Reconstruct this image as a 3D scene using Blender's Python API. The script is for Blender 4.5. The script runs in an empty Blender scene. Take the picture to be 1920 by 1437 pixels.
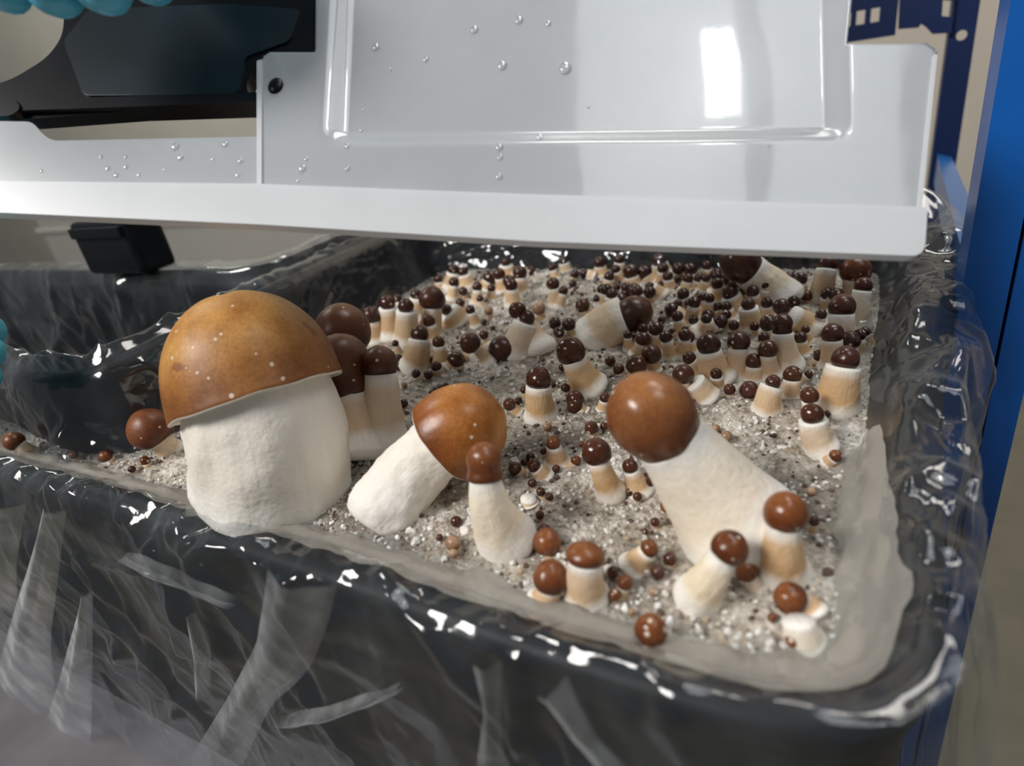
import bpy, bmesh, math, random
import numpy as np
from mathutils import Vector, Matrix
random.seed(7); rng = np.random.default_rng(11)
S = bpy.context.scene
C = S.collection

# ------------------------------------------------------------------ camera
FPX = 1172.446
CX, CY = 960.0, 718.5
R = np.array([[0.87037533, 0.08621057, -0.48478296],
              [0.4661588, -0.46132981, 0.75489786],
              [-0.15856465, -0.88303032, -0.44171791]])      # rows: world X, Y, Z in camera axes (right, down, forward)
EYE = np.array([0.0, 0.0, 0.15])
cd = bpy.data.cameras.new('camera'); cam = bpy.data.objects.new('camera', cd); C.objects.link(cam)
cd.sensor_width = 36; cd.lens = 36 * FPX / 1920; cd.clip_start = 0.01; cd.clip_end = 50
M = Matrix(((R[0][0], -R[0][1], -R[0][2], EYE[0]), (R[1][0], -R[1][1], -R[1][2], EYE[1]), (R[2][0], -R[2][1], -R[2][2], EYE[2]), (0, 0, 0, 1)))
cam.matrix_world = M
cd.dof.use_dof = True; cd.dof.focus_distance = 0.29; cd.dof.aperture_fstop = 7.0
S.camera = cam

def ray(x, y): return R @ np.array([x - CX, y - CY, FPX])
def ground(x, y, z=0.0):
    d = ray(x, y); t = (z - EYE[2]) / d[2]
    return EYE + t * d
def at_depth(x, y, dep): return EYE + ray(x, y) * dep / FPX
def depth(p): return float((np.asarray(p) - EYE) @ R[:, :] @ np.array([0, 0, 1.0])) if False else float((R.T @ (np.asarray(p) - EYE))[2])
def project(p):
    c = R.T @ (np.asarray(p) - EYE)
    return CX + FPX * c[0] / c[2], CY + FPX * c[1] / c[2]

# ------------------------------------------------------------------ world, lights, exposure
w = bpy.data.worlds.new('world'); S.world = w; w.use_nodes = True
w.node_tree.nodes['Background'].inputs[0].default_value = (0.86, 0.93, 1.0, 1)
w.node_tree.nodes['Background'].inputs[1].default_value = 0.14
def area(name, loc, target, sx, sy, power, col):
    ld = bpy.data.lights.new(name, 'AREA'); ld.shape = 'RECTANGLE'; ld.size = sx; ld.size_y = sy; ld.energy = power; ld.color = col
    o = bpy.data.objects.new(name, ld); C.objects.link(o); o.location = loc
    o.rotation_euler = (Vector(target) - Vector(loc)).to_track_quat('-Z', 'Y').to_euler()
    return o
area('key_light', (-0.90, -1.05, 1.45), (-0.12, 0.20, 0), 0.8, 0.5, 37, (1.0, 0.97, 0.93))
area('room_light', (0.3, 1.25, 2.3), (0.3, 2.0, 0.3), 1.2, 0.6, 26, (1.0, 0.96, 0.9))
area('left_wall_fill', (-2.8, 1.0, 2.2), (-2.8, 2.3, 0.3), 1.2, 0.6, 30, (0.92, 1.0, 0.95))  # added fill with no fixture, brightens the left of the back wall
S.view_settings.view_transform = 'Standard'; S.view_settings.look = 'None'
S.view_settings.gamma = 1; S.view_settings.use_curve_mapping = False; S.view_settings.exposure = 0.0
S.cycles.transparent_max_bounces = 24; S.cycles.max_bounces = 12

# ------------------------------------------------------------------ helpers
def tag(o, label=None, cat=None, group=None, kind=None):
    if label: o['label'] = label
    if cat: o['category'] = cat
    if group: o['group'] = group
    if kind: o['kind'] = kind
    return o
def empty(name, loc=(0, 0, 0)):
    o = bpy.data.objects.new(name, None); C.objects.link(o); o.location = loc; o.empty_display_size = 0.01
    return o
def obj(name, me, mat=None, parent=None, smooth=True, loc=None):
    if isinstance(me, bmesh.types.BMesh):
        b = me; me = bpy.data.meshes.new(name); b.to_mesh(me); b.free()
    me.name = name
    if mat: me.materials.append(mat)
    if smooth: me.polygons.foreach_set('use_smooth', [True] * len(me.polygons))
    o = bpy.data.objects.new(name, me); C.objects.link(o)
    if parent:
        o.parent = parent
    if loc is not None: o.location = loc
    return o
def mesh_np(name, V, F):
    me = bpy.data.meshes.new(name); me.from_pydata([tuple(v) for v in V], [], [tuple(f) for f in F]); me.update()
    return me
def grid_mesh(name, P, close_u=False):
    """P: (nu, nv, 3) array"""
    nu, nv = P.shape[:2]
    idx = np.arange(nu * nv).reshape(nu, nv)
    if close_u: idx = np.vstack([idx, idx[:1]])
    a = idx[:-1, :-1].ravel(); b = idx[1:, :-1].ravel(); c = idx[1:, 1:].ravel(); d = idx[:-1, 1:].ravel()
    F = np.stack([a, b, c, d], 1)
    me = bpy.data.meshes.new(name)
    me.vertices.add(nu * nv); me.vertices.foreach_set('co', P.reshape(-1).astype(np.float32))
    me.loops.add(F.size); me.loops.foreach_set('vertex_index', F.ravel().astype(np.int32))
    me.polygons.add(len(F)); me.polygons.foreach_set('loop_start', np.arange(0, F.size, 4, dtype=np.int32))
    me.update(calc_edges=True); me.validate()
    return me
def attr(me, name, vals):
    a = me.attributes.new(name, 'FLOAT', 'POINT'); a.data.foreach_set('value', np.asarray(vals, dtype=np.float32).ravel())
# gradient noise in numpy
_perm = np.random.default_rng(3).permutation(512)
_perm = np.concatenate([_perm, _perm, _perm]) % 512
_gr = np.random.default_rng(4).normal(size=(512, 3)); _gr /= np.linalg.norm(_gr, axis=1)[:, None]
def noise(x, y, z=0.0):
    x, y, z = np.broadcast_arrays(np.asarray(x, float), np.asarray(y, float), np.asarray(z, float))
    xi, yi, zi = np.floor(x).astype(int), np.floor(y).astype(int), np.floor(z).astype(int)
    xf, yf, zf = x - xi, y - yi, z - zi
    u, v, s = [t * t * t * (t * (t * 6 - 15) + 10) for t in (xf, yf, zf)]
    def g(i, j, k):
        h = _perm[(_perm[(_perm[(xi + i) % 512] + yi + j) % 512] + zi + k) % 512]
        gg = _gr[h]
        return gg[..., 0] * (xf - i) + gg[..., 1] * (yf - j) + gg[..., 2] * (zf - k)
    L = lambda a, b, t: a + (b - a) * t
    return L(L(L(g(0, 0, 0), g(1, 0, 0), u), L(g(0, 1, 0), g(1, 1, 0), u), v), L(L(g(0, 0, 1), g(1, 0, 1), u), L(g(0, 1, 1), g(1, 1, 1), u), v), s) * 1.4
def fbm(x, y, z=0.0, n=4, rough=0.5):
    r = 0; a = 1
    for i in range(n):
        r = r + a * noise(x * 2 ** i + 7.1 * i, y * 2 ** i, z * 2 ** i + 3.3 * i); a *= rough
    return r
def sstep(a, b, x):
    t = np.clip((x - a) / (b - a), 0, 1); return t * t * (3 - 2 * t)
def box_bm(bm, x0, x1, y0, y1, z0, z1):
    vs = [bm.verts.new(p) for p in ((x0, y0, z0), (x1, y0, z0), (x1, y1, z0), (x0, y1, z0), (x0, y0, z1), (x1, y0, z1), (x1, y1, z1), (x0, y1, z1))]
    for f in ((0, 3, 2, 1), (4, 5, 6, 7), (0, 1, 5, 4), (1, 2, 6, 5), (2, 3, 7, 6), (3, 0, 4, 7)): bm.faces.new([vs[i] for i in f])
def bevel(bm, w, seg=2):
    bmesh.ops.bevel(bm, geom=bm.edges[:], offset=w, segments=seg, profile=0.5, affect='EDGES', clamp_overlap=True)
def plate_bm(poly, holes, n, th):
    """plate from a 3D outline with holes, extruded by th along n"""
    n = Vector(n).normalized(); bm = bmesh.new(); edges = []
    for loop in [poly] + holes:
        vs = [bm.verts.new(p) for p in loop]
        for i in range(len(vs)): edges.append(bm.edges.new((vs[i], vs[(i + 1) % len(vs)])))
    bmesh.ops.triangle_fill(bm, use_beauty=True, use_dissolve=False, edges=edges, normal=n)
    r = bmesh.ops.extrude_face_region(bm, geom=bm.faces[:])
    bmesh.ops.translate(bm, verts=[v for v in r['geom'] if isinstance(v, bmesh.types.BMVert)], vec=n * th)
    bmesh.ops.recalc_face_normals(bm, faces=bm.faces[:])
    return bm

# ------------------------------------------------------------------ materials
def mat(name):
    m = bpy.data.materials.new(name); m.use_nodes = True; nt = m.node_tree
    b = nt.nodes['Principled BSDF']; return m, nt, b
def N(nt, t, **kw):
    n = nt.nodes.new(t)
    for k, v in kw.items():
        if k in n.inputs.keys() if isinstance(k, str) and hasattr(n, 'inputs') else False: n.inputs[k].default_value = v
        else: setattr(n, k, v)
    return n
def ramp(nt, stops, fac=None, interp='LINEAR'):
    r = nt.nodes.new('ShaderNodeValToRGB'); e = r.color_ramp.elements; r.color_ramp.interpolation = interp
    while len(e) > 1: e.remove(e[-1])
    for i, (p, c) in enumerate(stops):
        el = e[0] if i == 0 else e.new(p)
        el.position = p; el.color = (*c, 1) if len(c) == 3 else c
    if fac is not None: nt.links.new(fac, r.inputs[0])
    return r
def noise_n(nt, scale, vec, detail=3, rough=0.5):
    n = nt.nodes.new('ShaderNodeTexNoise'); n.inputs['Scale'].default_value = scale; n.inputs['Detail'].default_value = detail; n.inputs['Roughness'].default_value = rough
    if vec is not None: nt.links.new(vec, n.inputs['Vector'])
    return n
def mixc(nt, fac, a, b, mode='MIX'):
    m = nt.nodes.new('ShaderNodeMix'); m.data_type = 'RGBA'; m.blend_type = mode
    for s, v in ((m.inputs[0], fac), (m.inputs[6], a), (m.inputs[7], b)):
        if hasattr(v, 'links'): nt.links.new(v, s)
        elif isinstance(v, (int, float)): s.default_value = v
        else: s.default_value = (*v, 1)
    return m.outputs[2]
def math_n(nt, op, a, b=None):
    m = nt.nodes.new('ShaderNodeMath'); m.operation = op
    for s, v in ((m.inputs[0], a), (m.inputs[1], b)):
        if v is None: continue
        if hasattr(v, 'links'): nt.links.new(v, s)
        else: s.default_value = v
    return m.outputs[0]
def bump(nt, bsdf, h, dist, strength=1.0):
    b = nt.nodes.new('ShaderNodeBump'); b.inputs['Distance'].default_value = dist; b.inputs['Strength'].default_value = strength
    nt.links.new(h, b.inputs['Height']); nt.links.new(b.outputs[0], bsdf.inputs['Normal']); return b
def plain(name, col, rough=0.5, metal=0.0, nscale=40, var=0.12, bdist=0.0):
    m, nt, b = mat(name); tc = nt.nodes.new('ShaderNodeTexCoord')
    n = noise_n(nt, nscale, tc.outputs['Object'], 4)
    lo = tuple(c * (1 - var) for c in col); hi = tuple(min(1, c * (1 + var)) for c in col)
    r = ramp(nt, [(0.3, lo), (0.7, hi)], n.outputs[0]); nt.links.new(r.outputs[0], b.inputs['Base Color'])
    b.inputs['Roughness'].default_value = rough; b.inputs['Metallic'].default_value = metal
    if bdist: bump(nt, b, n.outputs[0], bdist)
    return m

def cap_material():
    m, nt, b = mat('cap_skin'); tc = nt.nodes.new('ShaderNodeTexCoord'); V = tc.outputs['Object']
    oi = nt.nodes.new('ShaderNodeObjectInfo'); a = nt.nodes.new('ShaderNodeAttribute'); a.attribute_name = 'h'
    h = a.outputs['Fac']
    off = nt.nodes.new('ShaderNodeVectorMath'); off.operation = 'ADD'; nt.links.new(V, off.inputs[0])
    cv = nt.nodes.new('ShaderNodeCombineXYZ'); nt.links.new(oi.outputs['Random'], cv.inputs[0]); nt.links.new(cv.outputs[0], off.inputs[1]); V = off.outputs[0]
    big = noise_n(nt, 45, V, 4, 0.55); fine = noise_n(nt, 900, V, 3, 0.6); mid = noise_n(nt, 260, V, 2)
    col = oi.outputs['Color']
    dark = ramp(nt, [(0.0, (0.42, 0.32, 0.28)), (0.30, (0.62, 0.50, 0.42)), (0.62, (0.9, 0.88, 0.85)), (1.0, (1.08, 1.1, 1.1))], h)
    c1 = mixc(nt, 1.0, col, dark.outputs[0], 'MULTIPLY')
    v1 = ramp(nt, [(0.32, (0.66, 0.54, 0.45)), (0.5, (1, 1, 1)), (0.70, (1.3, 1.45, 1.5))], big.outputs[0])
    c2 = mixc(nt, 1.0, c1, v1.outputs[0], 'MULTIPLY')
    v2 = ramp(nt, [(0.3, (0.74, 0.70, 0.66)), (0.7, (1.24, 1.24, 1.2))], fine.outputs[0])
    c3 = mixc(nt, 0.8, c2, v2.outputs[0], 'MULTIPLY')
    stn = noise_n(nt, 70, V, 2); sr_ = ramp(nt, [(0.64, (0,) * 3), (0.665, (0.7,) * 3)], stn.outputs[0]); c3 = mixc(nt, sr_.outputs[0], c3, mixc(nt, 1.0, c3, (.45, .25, .18), 'MULTIPLY'))
    # pale veil flecks
    vo = nt.nodes.new('ShaderNodeTexVoronoi'); vo.inputs['Scale'].default_value = 260; nt.links.new(V, vo.inputs['Vector'])
    sep = nt.nodes.new('ShaderNodeSeparateColor'); nt.links.new(vo.outputs['Color'], sep.inputs[0])
    pick = math_n(nt, 'LESS_THAN', sep.outputs[0], 0.36)
    size = math_n(nt, 'MULTIPLY', sep.outputs[1], 0.24)
    dot = math_n(nt, 'LESS_THAN', vo.outputs['Distance'], size)
    fl = math_n(nt, 'MULTIPLY', pick, dot); fl = math_n(nt, 'MULTIPLY', fl, 0.75)
    c4 = mixc(nt, fl, c3, (0.82, 0.70, 0.58))
    under = math_n(nt, 'LESS_THAN', h, 0.0)
    c5 = mixc(nt, under, c4, (0.80, 0.74, 0.64))
    nt.links.new(c5, b.inputs['Base Color'])
    al = oi.outputs['Alpha']                                   # alpha of the object colour = roughness of the skin
    nt.links.new(al, b.inputs['Roughness'])
    b.inputs['Subsurface Weight'].default_value = 0.08; b.inputs['Subsurface Radius'].default_value = (1.0, 0.4, 0.15); b.inputs['Subsurface Scale'].default_value = 0.002
    bump(nt, b, mid.outputs[0], 0.0003, 0.5)
    return m
def stem_material():
    m, nt, b = mat('stem_flesh'); tc = nt.nodes.new('ShaderNodeTexCoord'); V = tc.outputs['Object']
    oi = nt.nodes.new('ShaderNodeObjectInfo'); a = nt.nodes.new('ShaderNodeAttribute'); a.attribute_name = 't'
    n = noise_n(nt, 90, V, 3); t2 = math_n(nt, 'ADD', a.outputs['Fac'], math_n(nt, 'MULTIPLY', math_n(nt, 'SUBTRACT', n.outputs[0], 0.5), 0.25))
    r = ramp(nt, [(0.0, (0, 0, 0)), (0.27, (0.05,) * 3), (0.42, (1, 1, 1)), (0.78, (0.9,) * 3), (0.93, (0.15,) * 3), (1.0, (0, 0, 0))], t2)
    amt = math_n(nt, 'MULTIPLY', r.outputs[0], oi.outputs['Alpha'])
    st = noise_n(nt, 1.0, None, 3); uv = nt.nodes.new('ShaderNodeAttribute'); uv.attribute_name = 'ang'
    cb = nt.nodes.new('ShaderNodeCombineXYZ'); nt.links.new(math_n(nt, 'MULTIPLY', uv.outputs['Fac'], 14), cb.inputs[0]); nt.links.new(math_n(nt, 'MULTIPLY', a.outputs['Fac'], 2.5), cb.inputs[1]); nt.links.new(cb.outputs[0], st.inputs['Vector'])
    c = mixc(nt, amt, (0.93, 0.89, 0.82), oi.outputs['Color'])
    sr = ramp(nt, [(0.3, (0.9, 0.87, 0.84)), (0.7, (1.05, 1.05, 1.05))], st.outputs[0])
    c2 = mixc(nt, 0.4, c, sr.outputs[0], 'MULTIPLY')
    nt.links.new(c2, b.inputs['Base Color']); b.inputs['Roughness'].default_value = 0.62
    b.inputs['Subsurface Weight'].default_value = 0.12; b.inputs['Subsurface Radius'].default_value = (1.0, 0.6, 0.35); b.inputs['Subsurface Scale'].default_value = 0.004
    fn = noise_n(nt, 500, V, 3); hs = math_n(nt, 'ADD', math_n(nt, 'MULTIPLY', st.outputs[0], 0.8), fn.outputs[0]); hs = math_n(nt, 'ADD', hs, math_n(nt, 'MULTIPLY', n.outputs[0], 3.0)); bump(nt, b, hs, 0.0006, 0.5)
    return m
CAP = cap_material(); STEM = stem_material()

def film_material(name, haze=0.06, tint=(0.93, 0.95, 0.96), gloss=1.0, fade=False):
    """clear polythene: see-through, mirror-like sheen, faint milkiness"""
    m, nt, b = mat(name); nt.nodes.remove(b); out = nt.nodes['Material Output']
    tr = nt.nodes.new('ShaderNodeBsdfTransparent'); tr.inputs[0].default_value = (*tint, 1)
    gl = nt.nodes.new('ShaderNodeBsdfGlossy'); gl.inputs['Roughness'].default_value = 0.10; gl.inputs['Color'].default_value = (1, 1, 1, 1)
    df = nt.nodes.new('ShaderNodeBsdfDiffuse'); df.inputs[0].default_value = (0.75, 0.77, 0.78, 1)
    tc = nt.nodes.new('ShaderNodeTexCoord'); n = noise_n(nt, 30, tc.outputs['Object'], 5, 0.6)
    ge = nt.nodes.new('ShaderNodeNewGeometry'); dt = nt.nodes.new('ShaderNodeVectorMath'); dt.operation = 'DOT_PRODUCT'
    nt.links.new(ge.outputs['Normal'], dt.inputs[0]); nt.links.new(ge.outputs['Incoming'], dt.inputs[1])
    cs = math_n(nt, 'MAXIMUM', math_n(nt, 'ABSOLUTE', dt.outputs['Value']), 0.06)
    hz0 = ramp(nt, [(0.42, (haze * 0.35,) * 3), (0.66, (haze * 1.6,) * 3)], n.outputs[0])
    hz = nt.nodes.new('ShaderNodeMath'); hz.operation = 'DIVIDE'; hz.use_clamp = True
    nt.links.new(hz0.outputs[0], hz.inputs[0]); nt.links.new(cs, hz.inputs[1])           # longer path through the film at a slant = milkier
    f5 = math_n(nt, 'POWER', math_n(nt, 'SUBTRACT', 1.0, cs), 4.0)
    f2 = math_n(nt, 'ADD', math_n(nt, 'MULTIPLY', f5, 0.75 * gloss), 0.075 * gloss)
    if fade:
        fa = nt.nodes.new('ShaderNodeAttribute'); fa.attribute_name = 'fade'
        hz2 = nt.nodes.new('ShaderNodeMath'); hz2.operation = 'MULTIPLY'; nt.links.new(hz.outputs[0], hz2.inputs[0]); nt.links.new(fa.outputs['Fac'], hz2.inputs[1]); hz = hz2
        f2 = math_n(nt, 'MULTIPLY', f2, fa.outputs['Fac'])
    n2 = noise_n(nt, 220, tc.outputs['Object'], 3)
    bp = nt.nodes.new('ShaderNodeBump'); bp.inputs['Distance'].default_value = 0.0004; bp.inputs['Strength'].default_value = 0.15
    nt.links.new(n2.outputs[0], bp.inputs['Height']); nt.links.new(bp.outputs[0], gl.inputs['Normal'])
    m1 = nt.nodes.new('ShaderNodeMixShader'); m2 = nt.nodes.new('ShaderNodeMixShader')
    nt.links.new(hz.outputs[0], m1.inputs[0]); nt.links.new(tr.outputs[0], m1.inputs[1]); nt.links.new(df.outputs[0], m1.inputs[2])
    nt.links.new(f2, m2.inputs[0]); nt.links.new(m1.outputs[0], m2.inputs[1]); nt.links.new(gl.outputs[0], m2.inputs[2])
    nt.links.new(m2.outputs[0], out.inputs[0])
    return m
FILM = film_material('clear_film', 0.013, gloss=.75)
FOLD = film_material('doubled_film', 0.075, gloss=1.1, fade=True)

def milky_plastic(name, col, opac, rough=0.25, blur=0.0, gloss=1.0):
    """translucent polypropylene"""
    m, nt, b = mat(name); nt.nodes.remove(b); out = nt.nodes['Material Output']
    if blur:
        tr = nt.nodes.new('ShaderNodeBsdfRefraction'); tr.inputs['Roughness'].default_value = blur; tr.inputs['IOR'].default_value = 1.08
    else: tr = nt.nodes.new('ShaderNodeBsdfTransparent')
    tr.inputs[0].default_value = (0.93, 0.95, 0.96, 1)
    tl = nt.nodes.new('ShaderNodeBsdfTranslucent'); tl.inputs[0].default_value = (*col, 1)
    df = nt.nodes.new('ShaderNodeBsdfDiffuse'); df.inputs[0].default_value = (*col, 1)
    gl = nt.nodes.new('ShaderNodeBsdfGlossy'); gl.inputs['Roughness'].default_value = rough
    tc = nt.nodes.new('ShaderNodeTexCoord'); n = noise_n(nt, 25, tc.outputs['Object'], 4)
    op = ramp(nt, [(0.3, (opac * 0.93,) * 3), (0.7, (min(1, opac * 1.06),) * 3)], n.outputs[0])
    a = nt.nodes.new('ShaderNodeMixShader'); a.inputs[0].default_value = 0.25; nt.links.new(df.outputs[0], a.inputs[1]); nt.links.new(tl.outputs[0], a.inputs[2])
    c = nt.nodes.new('ShaderNodeMixShader'); nt.links.new(op.outputs[0], c.inputs[0]); nt.links.new(tr.outputs[0], c.inputs[1]); nt.links.new(a.outputs[0], c.inputs[2])
    ge = nt.nodes.new('ShaderNodeNewGeometry'); dt = nt.nodes.new('ShaderNodeVectorMath'); dt.operation = 'DOT_PRODUCT'
    nt.links.new(ge.outputs['Normal'], dt.inputs[0]); nt.links.new(ge.outputs['Incoming'], dt.inputs[1])
    cs = math_n(nt, 'ABSOLUTE', dt.outputs['Value']); f5 = math_n(nt, 'POWER', math_n(nt, 'SUBTRACT', 1.0, cs), 5.0)
    fr = math_n(nt, 'ADD', math_n(nt, 'MULTIPLY', f5, 0.8 * gloss), 0.055 * gloss)
    n2 = noise_n(nt, 1200, tc.outputs['Object'], 2); bp = nt.nodes.new('ShaderNodeBump'); bp.inputs['Distance'].default_value = 0.0001; bp.inputs['Strength'].default_value = 0.06
    nt.links.new(n2.outputs[0], bp.inputs['Height']); nt.links.new(bp.outputs[0], gl.inputs['Normal'])
    d = nt.nodes.new('ShaderNodeMixShader'); nt.links.new(fr, d.inputs[0]); nt.links.new(c.outputs[0], d.inputs[1])
    g2 = nt.nodes.new('ShaderNodeBsdfGlossy'); g2.inputs['Roughness'].default_value = max(rough, .24); gm = nt.nodes.new('ShaderNodeMixShader'); gm.inputs[0].default_value = .55
    nt.links.new(gl.outputs[0], gm.inputs[1]); nt.links.new(g2.outputs[0], gm.inputs[2]); nt.links.new(gm.outputs[0], d.inputs[2])
    nt.links.new(d.outputs[0], out.inputs[0])
    return m
LID = milky_plastic('lid_plastic', (0.60, 0.63, 0.66), 0.84, 0.015, 0.22, 1.9)
LIP = milky_plastic('lid_rim_plastic', (0.84, 0.86, 0.88), 0.94, 0.3)
BOXP = milky_plastic('storage_box_plastic', (0.55, 0.52, 0.47), 0.30, 0.15)
BLACK = plain('black_tub_plastic', (0.010, 0.011, 0.014), 0.5, 0, 60, 0.2)
BLACK.node_tree.nodes['Principled BSDF'].inputs['Specular IOR Level'].default_value = 0.2
LATCH = plain('black_latch_plastic', (0.007, 0.008, 0.010), 0.28, 0, 60, 0.2)
LATCH.node_tree.nodes['Principled BSDF'].inputs['Specular IOR Level'].default_value = 0.18
BLUE = plain('blue_paint', (0.003, 0.12, 0.50), 0.36, 0, 12, 0.08)
NAVY = plain('navy_paint', (0.004, 0.018, 0.085), 0.45, 0, 12, 0.15)
RAIL = plain('lit_rail_blue', (0.02, 0.14, 0.42), 0.28, 0, 12, 0.1)  # rack blue made paler: light falling on the rail is put into the colour
WALL = plain('painted_wall', (0.62, 0.55, 0.47), 0.9, 0, 3, 0.05)
FLOOR = plain('vinyl_floor', (0.20, 0.18, 0.135), 0.6, 0, 9, 0.10)
DECK = plain('galvanised_deck', (0.20, 0.19, 0.205), 0.5, 0.3, 30, 0.12)
GLOVE = None
def glove_material():
    m, nt, b = mat('nitrile_glove'); tc = nt.nodes.new('ShaderNodeTexCoord'); n = noise_n(nt, 60, tc.outputs['Object'], 4)
    r = ramp(nt, [(0.3, (0.06, 0.38, 0.55)), (0.7, (0.12, 0.55, 0.74))], n.outputs[0]); nt.links.new(r.outputs[0], b.inputs['Base Color']); b.inputs['Roughness'].default_value = 0.42
    wv = nt.nodes.new('ShaderNodeTexWave'); wv.inputs['Scale'].default_value = 45; wv.inputs['Distortion'].default_value = 9; nt.links.new(tc.outputs['Object'], wv.inputs['Vector'])
    bump(nt, b, wv.outputs[0], 0.0015, 0.5); return m
GLOVE = glove_material()

# ------------------------------------------------------------------ the room
def quad(name, pts, m):
    me = mesh_np(name, pts, [(0, 1, 2, 3)]); o = obj(name, me, m, smooth=False); tag(o, kind='structure'); return o
def slab(name, x0, x1, y0, y1, z0, z1, m):
    bm = bmesh.new(); box_bm(bm, x0, x1, y0, y1, z0, z1); o = obj(name, bm, m, smooth=False); tag(o, kind='structure'); return o
slab('wall_back', -9, 3.2, 2.3, 2.4, -1.0, 2.6, WALL)
slab('floor', -9, 3.2, -1.6, 2.3, -1.05, -1.0, FLOOR)

# ------------------------------------------------------------------ the grow tub: swept wall + wrinkled film
# plan path of the substrate edge (counter-clockwise seen from above), with per-point wall profile
#        x      y      a(inner rim)  h(rim height)  b(outer rim)  D(depth outside)
PATH = [(-.78, .117, .005, .005, .018, .25), (-.55, .118, .005, .005, .018, .25), (-.34, .120, .005, .005, .018, .25), (-.17, .120, .005, .005, .018, .25), (-.02, .118, .005, .006, .018, .25),
        (.002, .128, .005, .007, .018, .25), (.003, .20, .006, .010, .023, .25), (.003, .30, .007, .015, .028, .25), (.004, .432, .008, .022, .038, .25),
        (-.008, .446, .008, .036, .026, .25), (-.17, .447, .008, .042, .026, .25), (-.325, .446, .008, .046, .022, .25),
        (-.336, .435, .008, .048, .020, .20), (-.334, .30, .007, .050, .018, .20), (-.333, .19, .006, .050, .016, .12), (-.335, .150, .005, .050, .012, .10),
        (-.350, .140, .004, .048, .010, .10), (-.392, .134, .004, .046, .010, .10), (-.47, .143, .004, .042, .010, .10), (-.62, .145, .004, .042, .010, .10), (-.78, .145, .004, .042, .010, .10)]
def resample(path, step):
    P = np.array(path); out = []
    n = len(P)
    for i in range(n - 1):
        p0 = P[max(i - 1, 0)]; p1 = P[i]; p2 = P[i + 1]; p3 = P[min(i + 2, n - 1)]
        L = np.linalg.norm(p2[:2] - p1[:2]); k = max(2, int(L / step))
        m1 = (p2 - p0) * 0.5; m2 = (p3 - p1) * 0.5
        l0 = np.linalg.norm((p2 - p0)[:2]); l1 = np.linalg.norm((p3 - p1)[:2])
        m1 = (p2 - p0) / max(l0, 1e-6) * L; m2 = (p3 - p1) / max(l1, 1e-6) * L
        for t in np.arange(k) / k:
            a = 2 * t ** 3 - 3 * t ** 2 + 1; b = t ** 3 - 2 * t ** 2 + t; c = -2 * t ** 3 + 3 * t ** 2; d = t ** 3 - t ** 2
            out.append(a * p1 + b * m1 + c * p2 + d * m2)
    out.append(P[-1]); return np.array(out)
def path_frames(Q):
    T = np.gradient(Q[:, :2], axis=0)
    for _ in range(6):
        T[1:-1] = (T[:-2] + T[1:-1] * 2 + T[2:]) / 4
    T /= np.linalg.norm(T, axis=1)[:, None]
    Nn = np.stack([T[:, 1], -T[:, 0]], 1)       # outward for a counter-clockwise path
    s = np.concatenate([[0], np.cumsum(np.linalg.norm(np.diff(Q[:, :2], axis=0), axis=1))])
    return Nn, s
def sweep(Q, prof, nv):
    """prof(a,h,b,D) -> list of (offset, z) nodes per path point; returns grid, s, v coordinates (metres down the section)"""
    Nn, s = path_frames(Q); G = np.zeros((len(Q), nv, 3)); VV = np.zeros((len(Q), nv))
    for i, q in enumerate(Q):
        nd = np.array(prof(*q[2:])); L = np.concatenate([[0], np.cumsum(np.linalg.norm(np.diff(nd, axis=0), axis=1))])
        # even nodes, a third of them in the rim section
        tt = np.linspace(0, 1, nv) ** 1.6 * L[-1]
        o = np.interp(tt, L, nd[:, 0]); z = np.interp(tt, L, nd[:, 1])
        G[i, :, 0] = q[0] + Nn[i, 0] * o; G[i, :, 1] = q[1] + Nn[i, 1] * o; G[i, :, 2] = z; VV[i] = tt - (L[2] if len(L) > 2 else 0)
    return G, Nn, s, VV
tub = tag(empty('grow_tub', (-.17, .28, -.25)), 'black plastic tub of white substrate, its rim wrapped in clear film', 'tub')
Lc = np.array(tub.location)
Q = resample(PATH, .004)
prof_tub = lambda a, h, b, D: [(-.006, -.03), (-.002, -.005), (a, h - .001), (a + .0015, h), (b - .0015, h), (b, h - .001), (b + .001, h - .010), (b - .003, h - .012), (b - .006, -D * .5), (b - .016, -D)]
G, Nn, s, VV = sweep(Q, prof_tub, 46)
obj('tub_wall', grid_mesh('tub_wall', G - Lc), BLACK, tub)
bm = bmesh.new(); box_bm(bm, -.42, .02, .12, .455, -.25, -.245)
for v in bm.verts: v.co -= Vector(Lc)
obj('tub_bottom', bm, BLACK, tub, smooth=False)

# substrate block
def substrate_z(x, y):
    z = .0016 * fbm(x * 45, y * 45, 0, 4, .55) + .0009 * fbm(x * 230, y * 230, 1.7, 3, .6)
    return z
def in_sub(x, y):
    return ((x > -.342) & (x < .008) & (y > .112) & (y < .452)) | ((x <= -.342) & (x > -.80) & (y > .110) & (y < .152))
xs = np.concatenate([np.linspace(-.80, -.345, 110), np.linspace(-.342, .010, 300)]); ys = np.linspace(.108, .455, 290)
gx, gy = np.meshgrid(xs, ys, indexing='ij')
P = np.stack([gx, gy, substrate_z(gx, gy)], -1)
ok = in_sub(gx, gy)
idx = np.arange(gx.size).reshape(gx.shape)
fc = np.stack([idx[:-1, :-1], idx[1:, :-1], idx[1:, 1:], idx[:-1, 1:]], -1)
fo = ok[:-1, :-1] & ok[1:, :-1] & ok[1:, 1:] & ok[:-1, 1:]
me = mesh_np('substrate', (P.reshape(-1, 3) - Lc), fc[fo])
bm = bmesh.new(); bm.from_mesh(me); bmesh.ops.delete(bm, geom=[v for v in bm.verts if not v.link_faces], context='VERTS')
m, nt, b = mat('colonised_substrate'); tc = nt.nodes.new('ShaderNodeTexCoord'); V = tc.outputs['Object']
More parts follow.
